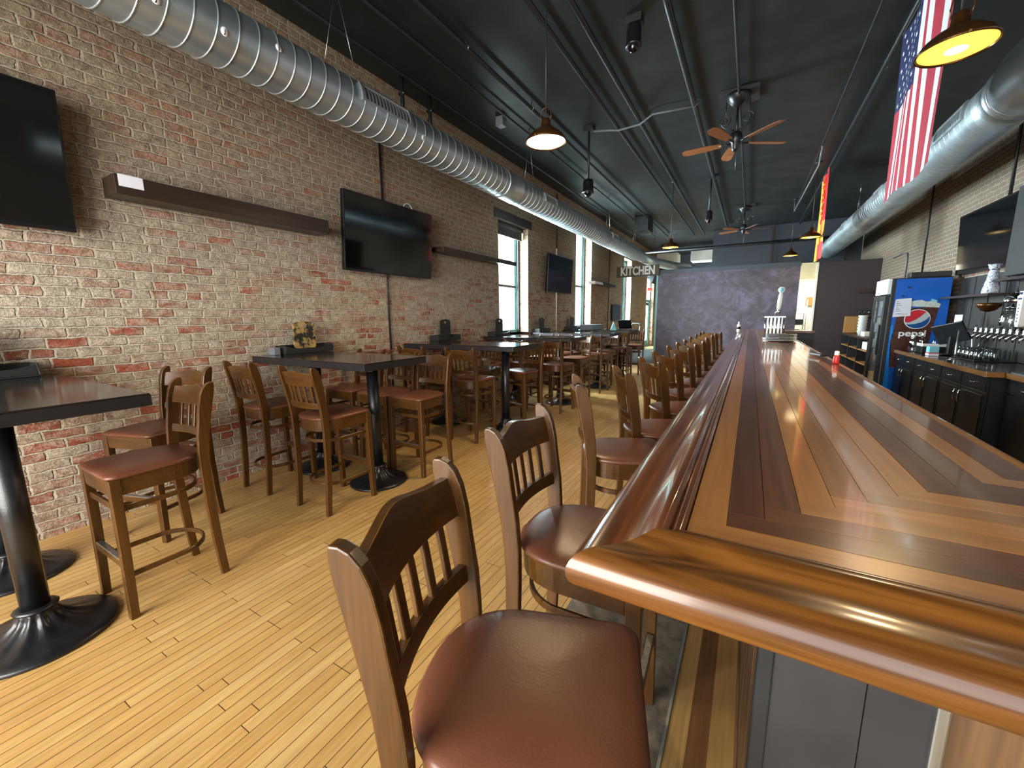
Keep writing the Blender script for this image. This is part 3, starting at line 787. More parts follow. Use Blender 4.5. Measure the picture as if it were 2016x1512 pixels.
# ---------------------------------------------------------------- on the bar
t = thing('beer_tower', 'silver beer tower with a tall white tap handle, on the bar', 'beer tower', (.30, 6.85, BT+.0015))
MB().box(-.13, .13, -.10, .10, .0, .03).build('foot', 'steel', t, bevel=.004)
MB().box(-.125, .125, -.085, .085, .30, .325).build('cap', 'steel', t, bevel=.004)
MB().box(-.09, .09, -.06, .06, .03, .30).build('core', 'steel', t)
for k in range(6):
    x = -.11+.044*k
    MB().lathe([(.011, .03), (.011, .30)], (x, -.07, 0), 12).build('rib', 'chrome', t)
f = MB().tube([(0, -.03, .32), (0, -.03, .37), (.02, -.05, .395), (.05, -.06, .385)], .008, 8).lathe([(.012, .36), (.02, .375), (.02, .40), (.01, .41)], (.035, -.055, 0), 12)
f.build('faucet', 'chrome', t)
h = MB(); rs = []
for z, w, d in ((.40, .018, .014), (.44, .026, .018), (.52, .030, .02), (.60, .027, .018), (.645, .018, .014)):
    rs.append([(x+.03+.06*(z-.4), y-.055, z) for x, y in arc(0, 0, w, 0, 2*PI, 12, d)[:-1]])
h.rings(rs)
hd = h.build('tap_handle', 'white', t)
MB().lathe([(.001, -.018), (.03, -.018), (.041, -.010), (.041, .010), (.03, .018), (.001, .018)], (.047, -.055, .68), 20, axis=1).build('round_badge', 'white', hd)
MB().lathe([(.001, -.021), (.026, -.021), (.026, -.016), (.001, -.016)], (.047, -.055, .68), 20, axis=1).build('badge_face', 'cyan', hd)
for i in range(5):
    q = MB(); z = 0
    q.rings([[(x, y, zz) for x, y in rrect(-w, w, -d, d, .03, 4)] for w, d, zz in ((.13, .09, 0), (.165, .125, .012), (.172, .132, .014), (.17, .13, .016), (.13, .09, .005))], 0, True)
    o = q.build('serving_tray', 'steel', None, (.36, 6.35, BT+.0015+.020*i))
    tag(o, ['bottom steel serving tray of the stack on the bar', 'second steel serving tray from the bottom of the stack on the bar', 'middle steel serving tray of the stack on the bar',
            'second steel serving tray from the top of the stack on the bar', 'top steel serving tray of the stack on the bar'][i], 'tray', 'stacked steel trays')
# small black and white thing standing past the far stools
o = MB().lathe([(.03, 0), (.034, .01), (.034, .14), (.014, .17), (.014, .2), (.017, .205)], seg=16).build('shaker_bottle', ['white'], None, (-.185, 9.3, BT+.004))
tag(o, 'little white bottle with dark band on the far end of the bar rail', 'bottle')
MB().lathe([(.0345, .06), (.0345, .11)], seg=16).build('dark_band', 'blackplastic', o)

# bottles in the speed rail behind the bar: only caps show
rail = thing('speed_rail', 'black bottle rail on the bartender side of the bar, white caps showing', 'bottle rail', (.66, 4.2, 0))
MB().box(-.07, .075, -1.4, 1.35, .70, .715).box(-.07, -.062, -1.4, 1.35, .70, .82).box(.067, .075, -1.4, 1.35, .70, .82).build('trough', 'blackpaint', rail)
MB().box(-.08, -.062, -1.2, -1.16, .6, 1.0).box(-.08, -.062, 1.1, 1.14, .6, 1.0).build('bracket', 'blackpaint', rail)
def bottle(name, lb, loc, glassm, capm, h=.29, grp=None):
    t = thing(name, lb, 'bottle', loc, 0, grp)
    MB().lathe([(.001, 0), (.036, .003), (.038, .012), (.038, h*.58), (.034, h*.66), (.015, h*.78), (.0135, h*.92), (.015, h*.925), (.015, h*.95)], seg=16).build('bottle_glass', glassm, t)
    MB().lathe([(.0165, h*.90), (.0185, h*.905), (.0185, h*1.0), (.012, h*1.02), (.001, h*1.02)], seg=16).build('cap', capm, t)
    return t
od = ['nearest', 'second', 'third', 'fourth', 'fifth']
for i in range(5):
    bottle('rail_bottle', 'white-capped bottle in the rail behind the bar, %s of five' % (od[i] if i < 4 else 'farthest'), (.665, 2.95+.115*i, .716), 'blackplastic', 'white', .31, 'white-capped rail bottles')
bottle('rail_bottle', 'red-capped bottle behind the bar edge, before the blue fridge', (.665, 4.02, .716), 'blackplastic', 'red', .33)
t = thing('straw_dispenser', 'red and white striped holder behind the bar edge', 'holder', (.665, 4.6, .716))
bb = MB()
for k in range(9): bb.box(-.04, .04, -.30+.066*k, -.30+.066*(k+1), .0, .31, k % 2)
bb.build('holder_body', ['white', 'red'], t)
tag(MB().cbox((0, 0, .012), (.05, .16, .02), 0, Matrix.Rotation(.4, 3, 'Z')).build('bottle_opener', 'blackpaint', None, (.50, 4.12, BT+.012), bevel=.006), 'dark tool lying on the far right edge of the bar', 'opener')
t = thing('red_shaker', 'small red shaker with white cap standing by the back edge of the bar', 'shaker', (.548, 3.62, BT+.002))
MB().lathe([(.001, 0), (.018, 0), (.02, .01), (.018, .05), (.014, .06)], seg=16).build('shaker_body', 'red', t)
MB().lathe([(.013, .058), (.015, .065), (.013, .09), (.001, .092)], seg=16).build('shaker_cap', 'white', t)
# ---------------------------------------------------------------- left wall: televisions, shelves, conduits
def tv(label, x, y0, y1, z0, z1, side, tilt=4, th=.055):
    """side +1: hangs on the left wall and faces +X"""
    t = thing('television', label, 'television', (x, (y0+y1)/2, (z0+z1)/2)); w = y1-y0; h = z1-z0
    t.rotation_euler = (0, math.radians(tilt)*side, 0)
    s = side
    MB().box(min(0, -s*th), max(0, -s*th), -w/2, w/2, -h/2, h/2).build('casing', 'tvbezel', t, bevel=.006)
    MB().box(min(0, s*.002), max(0, s*.002), -w/2+.014, w/2-.014, -h/2+.026, h/2-.014).build('screen', 'tvblack', t)
    MB().box(min(-s*th, -s*(th+.075)), max(-s*th, -s*(th+.075)), -.2, .2, -.16, .16).build('wall_mount', 'blackpaint', t)
    return t
tv('large black television at the left edge of the photo, on the brick wall', XW+.14, -.48, 1.03, 2.10, 2.975, 1)
tv('large black television between the two floating shelves on the brick wall', XW+.14, 3.19, 4.66, 2.05, 2.925, 1)
tv('television on the brick pier between the first and second windows', XW+.16, 8.53, 9.98, 2.06, 2.90, 1, 3)
def shelf(label, y0, y1, z0, z1, d, paper=None):
    t = thing('floating_shelf', label, 'shelf', (XW, y0, z0))
    MB().box(.001, d, 0, y1-y0, 0, z1-z0).build('shelf_board', 'espresso', t, bevel=.003)
    if paper: MB().box(d, d+.0015, *paper).build('label_card', 'paper', t)
shelf('dark floating shelf with a white card on its corner, left of the middle television', 1.235, 2.93, 2.39, 2.525, .23, (.02, .16, .055, .136))
shelf('dark floating shelf running from the middle television to the first window', 4.82, 6.98, 2.452, 2.525, .22)
shelf('pale-fronted floating shelf on the far brick pier', 11.62, 13.7, 2.42, 2.50, .22, (.02, .7, .004, .07))
def conduit(label, path, r=.012, mat='blackpaint', name='wall_conduit', cat='conduit'):
    return tag(MB().tube(path, r, 8).build(name, mat), label, cat)
conduit('thin black conduit running down the brick behind the middle television', [(XW+.013, 3.90, 3.75), (XW+.013, 3.90, .3)])
conduit('conduit down the brick pier behind the small television, dark above and white below', [(XW+.013, 9.33, 4.35), (XW+.013, 9.33, 3.1)])
conduit('white conduit down the brick pier to the small television', [(XW+.016, 9.31, 3.1), (XW+.016, 9.33, 1.15)], .016, 'white')
conduit('dark conduit down the far brick pier behind the pale shelf', [(XW+.013, 13.62, 4.3), (XW+.013, 13.55, .5)])
tag(MB().tube([(0, y, z) for y, z in arc(0, 0, .085, 0, PI, 12)], .007, 6).build('cable_loop', 'white', None, (XW+.03, 4.33, 2.94)), 'white cable looped over the top of the middle television', 'cable')
tag(MB().box(0, .06, 0, .95, 0, .56).build('wall_screen', 'tvbezel', None, (XW+.02, 13.9, 1.32), bevel=.006), 'dark square screen low on the far brick pier', 'screen')
tag(MB().box(0, .12, 0, .5, 0, .14).build('exit_sign', 'exit_red', None, (XW+.04, 19.3, 2.60), bevel=.008), 'small glowing red exit sign above the side door', 'exit sign')
t = thing('awning_panel', 'grey slanted panel over the side door, below the word sign', 'panel', (XW+.06, 19.9, 3.0))
MB().cbox((.12, .75, .16), (.03, 1.7, .42), 0, Matrix.Rotation(.35, 3, 'Y')).build('panel_board', 'grey_wall', t)
MB().box(-.06, .10, -.04, .04, .05, .30).build('wall_mount', 'grey_wall', t)
# word sign in the gap before the side passage
t = thing('kitchen_sign', 'brown board sign lettered KITCHEN in white, over the side passage', 'sign', (-3.30, 13.90, 2.93), 0)
MB().box(-.665, .665, -.012, .012, -.158, .158).build('board', 'sign_brown', t, bevel=.002, seg=1)
f = MB().box(-.675, .675, -.016, .016, .158, .172).box(-.675, .675, -.016, .016, -.172, -.158).box(-.679, -.665, -.016, .016, -.172, .172).box(.665, .679, -.016, .016, -.172, .172)
f.build('frame', 'espresso', t)
text_mesh('letters', 'KITCHEN', .375, 'white', t, (0, -.014, -.0), (PI/2, 0, 0), .002, .70, .013)
for x in (-.5, .5): MB().tube([(x, 0, .17), (x, 0, 1.4)], .004, 6).build('hanger', 'blackpaint', t)
# things on the floor by the side door
t = thing('hand_truck', 'grey hand truck parked by the side door at the far end', 'hand truck', (-3.75, 15.6, 0))
fr = MB()
for x in (-.17, .17): fr.tube([(x, 0, .1), (x, .12, .75), (x, .2, 1.1)], .016, 8)
for z, y in ((.3, .03), (.55, .08), (.8, .13)): fr.tube([(-.17, y, z), (.17, y, z)], .012, 6)
fr.tube([(-.17, .2, 1.1), (-.12, .25, 1.2), (.12, .25, 1.2), (.17, .2, 1.1)], .016, 8).box(-.2, .2, -.2, .02, .02, .035)
fr.build('frame', 'greyplastic', t)
for x in (-.21, .21): MB().lathe([(.03, x-.02), (.10, x-.02), (.11, x), (.10, x+.02), (.03, x+.02)], (0, .08, .11), 20, axis=0).build('wheel', 'blackplastic', t)
m = MB(); rs = []
for i in range(13):
    y = -1.3+2.6*i/12; z = .012+.17*max(0, (i-7)/5)**1.5
    rs.append([(-.75, y, z), (.75, y, z+.0), (.75, y, z+.012), (-.75, y, z+.012)])
m.rings(rs, 0, True)
tag(m.build('floor_mat', 'rubber', None, (-3.25, 14.6, 0)), 'grey rubber mat curling up by the plum partition end', 'mat')

# ---------------------------------------------------------------- right wall and back bar
tv('wide television on the right brick wall, reflecting a lamp', XR-.12, 7.35, 9.07, 2.06, 2.93, -1, 3)
conduit('dark conduit on the right brick wall, left of the television', [(XR-.014, 10.95, 4.3), (XR-.014, 10.9, 2.1)], .014)
conduit('dark conduit above the right television', [(XR-.014, 8.1, 4.35), (XR-.014, 8.05, 2.95)], .018)
conduit('grey conduit bent round at the top of the fridge corner', [(XR-.02, 12.9, 2.75), (XR-.02, 12.3, 2.78), (XR-.02, 11.95, 2.74), (XR-.02, 11.9, 2.64), (XR-.02, 11.9, 2.2)], .016, 'greyplastic')
# fridge
t = thing('drinks_fridge', 'tall glass-door drinks fridge with a blue cola side panel', 'fridge', (2.29, 9.40, 0))
x0, x1, y0, y1, H = -.39, .38, -.40, .31, 2.05
MB().box(x0+.07, x1, y0, y1, .08, H).build('cabinet', 'blackpaint', t, bevel=.008)
MB().box(x0+.12, x1-.004, y0-.004, y0, .10, H-.015).build('side_wrap', 'blue', t)
MB().box(x0+.012, x0+.07, y0, y1, 1.80, H).build('light_box', 'white', t, bevel=.01)
MB().box(x0+.008, x0+.012, y0+.06, y1-.06, 1.83, H-.04).build('light_box_print', 'paper', t)
d = MB()
for a, c, e, g in ((y0, y0+.07, .12, 1.78), (y1-.07, y1, .12, 1.78), (y0+.07, y1-.07, 1.71, 1.78), (y0+.07, y1-.07, .12, .19)): d.box(x0, x0+.06, a, c, e, g)
d.build('door_frame', 'blackpaint', t, bevel=.004)
MB().box(x0+.02, x0+.028, y0+.07, y1-.07, .19, 1.71).build('door_glass', 'clear', t)
MB().box(x0-.03, x0, y0+.03, y0+.05, .8, 1.3).build('door_handle', 'blackplastic', t, bevel=.006)
MB().box(x0+.064, x0+.0695, y0+.02, y1-.02, .14, 1.76).build('inner_liner', 'kwhite', t)
for k in range(5): MB().box(x0+.03, x0+.064, y0+.07, y1-.07, .35+.27*k, .36+.27*k).build('shelf', 'steel', t)
for k, (z, y, m_) in enumerate(((.36, -.2, 'paper'), (.63, -.05, 'kwhite'), (.63, .12, 'yellow'), (.90, -.15, 'paper'), (.90, .1, 'kwhite'), (1.17, -.1, 'yellow'), (1.17, .12, 'white'), (1.44, 0, 'paper'))):
    MB().box(x0+.032, x0+.062, y-.07, y+.07, z, z+.15).build('stock', m_, t)
ys = y0-.0045
def sidepoly(name, pts, mat, h=.0012, dy=0):
    return MB().prism([(a-2.29, z) for a, z in pts], ys-dy-h, ys-dy, 1).build(name, mat, t)
sidepoly('lower_wrap', [(2.02, .11), (2.09, .11), (2.055, .95), (2.035, 1.02), (2.06, 1.12), (2.05, 1.30), (2.02, 1.30)], 'fridge_blue2')
sidepoly('cola_glass', [(2.065, .60), (2.47, .60), (2.515, 1.20), (2.565, 1.605), (2.08, 1.55), (2.06, 1.25), (2.04, 1.02)], 'cola')
sidepoly('ice_foam', [(2.21, 1.60), (2.56, 1.575), (2.575, 1.63), (2.48, 1.68), (2.40, 1.67), (2.35, 1.70), (2.27, 1.69), (2.20, 1.665)], 'foam', dy=.0012)
cx, cz, R_ = 2.325, 1.395, .158
def ell(k, n=40): return [(cx+R_*k*math.cos(2*PI*i/n), cz+R_*k*math.sin(2*PI*i/n)) for i in range(n)]
sidepoly('logo_ring', ell(1.0), 'white', dy=.0025)
sidepoly('logo_silver', ell(.93), 'logo_grey', dy=.0037)
def wave(a, n=14):   # wavy chord across the disc
    return a
r = R_*.93
top_ = [(cx+r*math.cos(a), cz+r*math.sin(a)) for a in [math.radians(200-150*i/24) for i in range(25)]]
sw = [(cx+r*math.cos(math.radians(50)), cz+r*math.sin(math.radians(50))), (cx+.03, cz+.035), (cx-.03, cz-.018), (cx-.09, cz-.052)]
sidepoly('logo_red_field', top_+sw[1:], 'logo_red', dy=.0049)
bot_ = [(cx+r*math.cos(a), cz+r*math.sin(a)) for a in [math.radians(212+165*i/24) for i in range(25)]]
sidepoly('logo_blue_field', bot_+[(cx+.105, cz-.008), (cx+.05, cz-.052), (cx-.02, cz-.076), (cx-.09, cz-.084)], 'logo_blue', dy=.0049)
text_mesh('lettering', 'pepsi', .145, 'white', t, (2.29+.0-2.29, ys-.006, 1.165), (PI/2, 0, 0), .0015, 1.12, .003)
for (a, z, s_, m_) in ((2.175, 1.90, .035, 'navy'), (2.115, 1.765, .03, 'navy')):
    MB().cbox((a-2.29, ys-.004, z), (s_, .006, s_*.8), 0, Matrix.Rotation(.3, 3, 'Y')).build('magnet', m_, t)
pp = thing('paper_notice', 'white sheet of paper held by a magnet on the blue fridge side', 'notice', (2.125, 9-.011, 1.565), 0)
MB().prism([(-.105, -.135), (.112, -.118), (.10, .17), (-.09, .15)], -.0015, 0, 1).build('sheet', 'paper', pp)
ln = MB()
for k in range(6): ln.box(-.075, -.05+.02*(k % 3), -.0022, -.0015, .11-.03*k, .118-.03*k)
ln.box(-.07, .08, -.0022, -.0015, -.09, -.085).box(-.06, .0, -.0022, -.0015, -.075, -.07)
ln.build('printed_lines', 'greyplastic', pp)
tag(MB().cbox((0, 0, 0), (.075, .004, .03), 0, Matrix.Rotation(.35, 3, 'Y')).build('fridge_magnet', 'cyan', None, (2.49, 8.985, 1.685)), 'pale fridge magnet at the top right of the cola picture', 'magnet')
tag(MB().box(-.2, .28, -.1, .1, 0, .09).build('fridge_top_box', 'blackplastic', None, (2.4, 9.2, 2.052), bevel=.01), 'flat black box lying on top of the fridge', 'box')

# shelving unit between fridge and partition
t = thing('shelving_unit', 'dark open shelving unit between the fridge and the dark wall', 'shelving unit', (2.4, 12.2, 0))
b = MB().box(-.30, .32, -1.4, 1.5, .95, .995)
b.build('worktop', 'espresso', t)
for y in (-1.38, -.45, .5, 1.46): MB().box(-.29, .30, y-.02, y+.02, 0, .95).build('upright', 'blackpaint', t)
for z in (.12, .42, .70): MB().box(-.28, .30, -1.36, 1.44, z, z+.02).build('shelf', 'lightwood', t)
tag(MB().cbox((0, 0, .215), (.36, .03, .42), 0, Matrix.Rotation(.08, 3, 'X')).build('cutting_board', 'lightwood', None, (2.29, 13.5, .996), bevel=.01), 'wooden board leaning on the open shelving unit', 'board')
for k in range(6):
    o = MB().lathe([(.06, 0), (.092, .10), (.096, .103), (.09, .10), (.056, .006)], seg=20).build('white_cup', 'white', None, (2.27, 12.35, .996+.07*k))
    tag(o, ['bottom white cup of the stack on the shelving unit', 'second white cup from the bottom of the stack', 'third white cup from the bottom of the stack',
            'fourth white cup from the bottom of the stack', 'white cup just under the top of the stack', 'top white cup of the stack on the shelving unit'][k], 'cup', 'stacked white cups')
tag(MB().box(-.07, .07, -.16, .16, 0, .10).build('white_tub', 'kwhite', None, (2.25, 11.75, .996), bevel=.01), 'low white tub beside the cup stack', 'tub')
tag(MB().lathe([(.05, 0), (.055, .1), (.05, .1)], seg=16).build('teal_pot', 'cyan', None, (2.25, 13.2, .722)), 'teal pot on an upper shelf of the shelving unit', 'pot')
tag(MB().box(-.12, .12, -.25, .25, 0, .16).build('paper_box', 'paper', None, (2.3, 11.4, .722), bevel=.01), 'white box inside the shelving unit', 'box')
for z, lb in ((2.02, 'upper dark shelf on the dark wall by the kitchen doorway'), (1.40, 'lower dark shelf on the dark wall by the kitchen doorway')):
    tag(MB().box(.08, .49, -.32, 0, 0, .07).build('wall_shelf', 'espresso', None, (2.3, YP-.035, z)), lb, 'shelf')
for k in range(4):
    tag(MB().lathe([(.035, 0), (.045, .1), (.042, .1), (.03, .01)], seg=14).build('clear_tumbler', 'clear', None, (2.43+.10*k, YP-.2, 1.472)),
        'clear tumbler on the lower dark shelf by the kitchen doorway', 'tumbler', 'clear tumblers on the lower shelf')

# base cabinets with a counter
def cabinet(label, y0, y1, xf, ndr, ndo, grp='black base cabinets'):
    t = thing('base_cabinet', label, 'cabinet', (xf, (y0+y1)/2, 0), 0, grp); w = (y1-y0)/2
    MB().box(.02, XR-xf-.02, -w+.001, w-.001, .0, .855).build('carcass', 'cab', t)
    def front(name, a, c, e, g, hv):
        f = MB().box(0, .02, a, c, e, g)
        f.box(-.006, .0, a+.045, c-.045, e+.035, g-.035) if g-e > .2 else f.box(-.004, 0, a+.02, c-.02, e+.02, g-.02)
        d = f.build(name, 'cab', t, bevel=.003, seg=1)
        if hv == 'h':
            m = (a+c)/2; z = (e+g)/2
            h = MB().tube([(0, m-.05, z), (-.025, m-.045, z-.004), (-.03, m, z-.008), (-.025, m+.045, z-.004), (0, m+.05, z)], .006, 6)
            h.build('drawer_pull', 'chrome', d)
        else:
            z = g-.12; yy = c-.05 if hv == 'r' else a+.05
            h = MB().tube([(0, yy, z+.06), (-.03, yy, z+.062), (-.036, yy, z), (-.03, yy, z-.06), (0, yy, z-.06)], .0075, 6)
            h.build('door_pull', 'chrome', d)
    for k in range(ndr):
        a = -w+.012+(2*w-.012)*k/ndr; front('drawer', a, a+(2*w-.012)/ndr-.012, .70, .84, 'h')
    for k in range(ndo):
        a = -w+.012+(2*w-.012)*k/ndo; front('door', a, a+(2*w-.012)/ndo-.012, .10, .685, 'r' if k % 2 == 0 else 'l')
cabinet('black base cabinet next to the blue fridge, with two small drawers', 8.06, 8.98, 2.13, 2, 2)
cabinet('black base cabinet second from the fridge, two drawers over two doors', 7.08, 8.06, 2.13, 2, 2)
cabinet('black base cabinet third from the fridge, with long drawer fronts', 5.92, 7.08, 2.13, 2, 2)
cabinet('black base cabinet nearest the right edge of the photo, set back a little', 4.6, 5.90, 2.26, 2, 2)
t = thing('back_counter', 'dark back counter top with a wooden front edge, along the right wall', 'countertop', (2.45, 7.0, .86))
MB().box(-.33, .349, -1.06, 1.98, 0, .040).box(-.20, .349, -2.4, -1.06, 0, .040).build('slab', 'counter', t)
e = MB().box(-.355, -.33, -1.09, 1.98, -.01, .042).box(-.355, -.225, -1.115, -1.09, -.01, .042).box(-.225, -.20, -2.4, -1.09, -.01, .042)
e.build('front_edge', 'wood_edge', t, bevel=.004)
MB().box(-.19, .30, -2.39, -1.12, .040, .052).build('drip_tray', 'steel', t)
# panelling and shelves over the counter
t = thing('back_panelling', 'dark board panelling on the wall above the back counter', 'panelling', (XR-.03, 7, .905))
b = MB()
for k in range(9): b.box(0, .026, -1.9+.43*k, -1.9+.43*(k+1)-.008, 0, 1.10)
b.build('boards', 'backpanel', t)
b = MB()
for k in range(10): b.box(-.008, .0, -1.92+.43*k, -1.88+.43*k, 0, 1.10)
b.build('battens', 'backpanel', t)
for lb, y0, y1, z in (('upper dark shelf over the back counter, beside the fridge', 7.45, 8.95, 1.70), ('lower dark shelf over the back counter, behind the tap rack', 6.2, 8.4, 1.235),
                      ('short dark shelf higher up at the right edge of the photo', 5.6, 7.4, 1.86)):
    tag(MB().box(-.22, 0, y0, y1, 0, .03).build('bar_shelf', 'espresso', None, (XR-.04, 0, z)), lb, 'shelf')
t = thing('wall_cabinet', 'dark grey boxed cabinet high on the right wall, cut by the photo edge', 'cabinet', (2.62, 6.4, 1.895))
MB().box(-.16, .175, -.75, .53, 0, .96).build('cabinet_box', 'panel', t, bevel=.006)
# ---------------------------------------------------------------- on the back counter
CT = .903
for i, (y, x, h, cm, lb) in enumerate(((8.72, 2.24, .24, 'white', 'white-topped dispenser bottle at the fridge end of the back counter'), (8.74, 2.36, .27, 'white', 'taller white-topped bottle behind the first, by the blue fridge'),
                        (8.60, 2.22, .25, 'kwhite', 'cream-topped bottle third from the fridge on the back counter'), (8.64, 2.48, .26, 'leather', 'brown-topped bottle standing before the cola picture'))):
    bottle('counter_bottle', lb, (x, y, CT), 'clear', cm, h)
t = thing('till_screen', 'black tilted till screen seen from behind, with a white card on top', 'till', (2.44, 8.02, CT))
MB().cbox((0, 0, .31), (.03, .42, .28), 0, Matrix.Rotation(-.45, 3, 'Y')@Matrix.Rotation(.55, 3, 'Z')).build('screen_case', 'blackplastic', t, bevel=.01)
MB().cbox((.02, .02, .13), (.05, .08, .26), 0).box(-.1, .1, -.12, .12, 0, .02).build('stand', 'blackplastic', t, bevel=.006)
MB().cbox((.08, .08, .50), (.006, .10, .12), 0, Matrix.Rotation(.5, 3, 'Z')).build('white_card', 'paper', t)
t = thing('receipt_printer', 'black cash drawer with a pale tray on it, on the back counter', 'cash drawer', (2.40, 8.42, CT))
MB().box(-.16, .16, -.14, .14, 0, .10).build('drawer_box', 'blackplastic', t, bevel=.006)
MB().box(-.15, .14, -.13, .13, .10, .118).box(-.15, -.14, -.13, .13, .118, .14).box(-.14, .14, -.13, -.12, .118, .14).build('tray', 'white', t)
t = thing('napkin_box', 'small blue and white box at the front of the back counter', 'box', (2.24, 7.86, CT))
MB().box(-.05, .05, -.06, .06, .045, .125).build('upper_box', 'cyan', t, bevel=.004)
MB().box(-.052, .052, -.062, .062, 0, .032).box(-.052, .052, -.062, .062, .032, .045, 1).build('lower_box', ['paper', 'red'], t)
t = thing('tool_cup', 'dark cup of bar tools beside the till on the back counter', 'tool cup', (2.64, 7.84, CT))
MB().lathe([(.05, 0), (.055, .13), (.05, .13), (.045, .01)], seg=16).build('cup', 'blackplastic', t)
for a, b_, m_ in ((.05, .02, 'steel'), (-.03, .05, 'blackplastic'), (.02, -.06, 'steel'), (-.05, -.03, 'white')):
    MB().tube([(a*.4, b_*.4, .02), (a, b_, .24)], .007, 6).build('tool', m_, t)
# drying mat with tumblers
tag(MB().box(-.14, .20, -.33, .33, 0, .012).build('bar_mat', 'blackplastic', None, (2.53, 7.40, CT), bevel=.003), 'black bar mat under the glasses on the back counter', 'mat')
gl0 = None
rown = ['front', 'back']
for r_ in range(2):
    for k in range(5):
        lb = 'clear pint glass upside down on the bar mat, %s row, %s from the fridge' % (rown[r_], ['first', 'second', 'third', 'fourth', 'fifth'][k])
        lo = (2.46+.13*r_, 7.65-.12*k, CT+.013)
        if gl0 is None:
            gl0 = MB().lathe([(.043, 0), (.040, .05), (.033, .145), (.001, .146), (.001, .138), (.028, .136), (.038, .004)], seg=18).build('pint_glass', 'clear', None, lo)
            tag(gl0, lb, 'glass', 'pint glasses on the bar mat')
        else:
            o = gl0.copy(); COL.objects.link(o); o.location = lo; o['label'] = lb
tag(MB().box(-.012, .012, -.15, .15, 0, .01).box(-.04, .04, -.02, .02, 0, .008).build('bar_spoon', 'chrome', None, (2.30, 7.45, CT), (0, 0, .3), bevel=.003), 'bright metal bar tool lying at the counter front edge', 'bar tool')
tag(MB().tube([(0, 0, 0), (0, 0, .05), (0, 0, .36)], [.022, .012, .010], 10).build('paper_roll_post', 'steel', None, (2.44, 7.76, CT)), 'slim upright metal rod between till and glasses', 'rod')
# tap rack: a long black bar on posts with a row of chrome faucets
t = thing('tap_rack', 'long tap rack with a row of chrome faucets over the back counter', 'beer taps', (2.46, 6.55, CT))
MB().box(-.045, .045, -1.15, .62, .30, .375).build('beam', 'blackpaint', t, bevel=.01)
for y in (-.50, -.62, -1.05): MB().lathe([(.035, .04), (.035, .05), (.02, .055), (.02, .30)], (0, y, 0), 16).build('post', 'chrome', t)
for k in range(13):
    y = .55-.128*k
    fb = MB().tube([(-.04, y, .335), (-.085, y, .335), (-.105, y, .32), (-.11, y, .28)], [.014, .015, .012, .009], 10).lathe([(.02, .355), (.016, .37), (.013, .375)], (-.085, y, 0), 12)
    fb.build('faucet', 'chrome', t)
    MB().lathe([(.014, .352), (.018, .365), (.012, .38), (.017, .395), (.012, .41), (.009, .44), (.001, .445)], (-.085, y, 0), 12).build('ferrule', 'chrome', t)
h = MB(); rs = []
for z, w, d in ((.44, .02, .02), (.46, .034, .024), (.60, .04, .026), (.72, .047, .028), (.745, .055, .03), (.75, .055, .03), (.76, .04, .024), (.80, .04, .024)):
    rs.append([(-.085-d, -.35-w, z), (-.085+d, -.35-w, z), (-.085+d, -.35+w, z), (-.085-d, -.35+w, z)])
h.rings(rs, 0, False)
hd = h.build('tap_handle', 'white', t, bevel=.003)
hd['label'] = 'tall white tap handle'
MB().box(-.1145, -.1135, -.375, -.325, .765, .79).box(-.1145, -.1135, -.386, -.314, .715, .735).build('navy_print', 'navy', hd)
lt = MB()
for k in range(6): lt.box(-.1135, -.1125, -.362, -.338, .49+.033*k, .505+.033*k)
lt.build('small_print', 'greyplastic', hd)
MB().lathe([(.008, .40), (.008, .45)], (-.085, -.35, 0), 10).build('handle_stem', 'brass', hd)
# glass jar dispenser, shelf bowls, wrapped vase
t = thing('drink_jar', 'round glass drink jar on the lower shelf, behind the tap rack', 'jar', (2.66, 7.15, 1.266))
MB().lathe([(.06, 0), (.085, .03), (.095, .10), (.09, .20), (.06, .25), (.055, .27), (.052, .27), (.057, .245), (.085, .195), (.088, .1), (.07, .02), (.001, .015)], seg=24).build('jar_body', 'clear', t)
MB().lathe([(.062, .268), (.062, .29), (.02, .30), (.015, .32), (.001, .325)], seg=20).build('jar_lid', 'chrome', t)
MB().tube([(-.09, 0, .04), (-.12, 0, .04), (-.125, 0, .02)], .01, 8).build('spigot', 'chrome', t)
t = thing('copper_bowl', 'shiny bowl hanging below the upper shelf, over the glass jar', 'bowl', (2.60, 7.55, 1.50))
MB().lathe([(.02, 0), (.07, .02), (.11, .07), (.12, .11), (.115, .11), (.10, .07), (.06, .03), (.001, .022)], seg=24).build('bowl_body', 'brass', t)
MB().tube([(0, 0, .02), (0, .04, .08), (0, .06, .20)], .006, 6).build('hanging_hook', 'blackpaint', t)
t = thing('metal_dome', 'silver domed lid at the right edge, above the white tap handle', 'lid', (2.60, 6.95, 1.60))
MB().lathe([(.10, 0), (.105, .004), (.095, .05), (.06, .085), (.02, .10), (.012, .11), (.018, .125), (.001, .14)], seg=24).build('dome', 'chrome', t)
MB().tube([(0, 0, .13), (0, 0, .258)], .004, 6).build('hook', 'blackpaint', t)
for k in range(5):
    tag(MB().lathe([(.03, 0), (.034, .002), (.038, .14), (.035, .14), (.03, .01), (.001, .008)], seg=16).build('shelf_glass', 'clear', None, (2.60, 6.35+.11*k, 1.266)),
        'clear tall glass on the lower shelf at the right edge of the photo', 'glass', 'tall glasses on the lower shelf')
t = thing('patterned_vase', 'tall white wrapped bundle with blue scribble pattern on the upper shelf', 'wrapped bundle', (2.62, 7.62, 1.732))
n_ = 20; rs = []
for z, r_ in ((0, .075), (.03, .078), (.14, .062), (.25, .046), (.29, .038), (.31, .05), (.36, .062)):
    rs.append([(r_*(1+.08*math.sin(5*a+z*30))*math.cos(a), r_*(1+.08*math.sin(5*a+z*30))*math.sin(a), z) for a in [2*PI*i/n_ for i in range(n_)]])
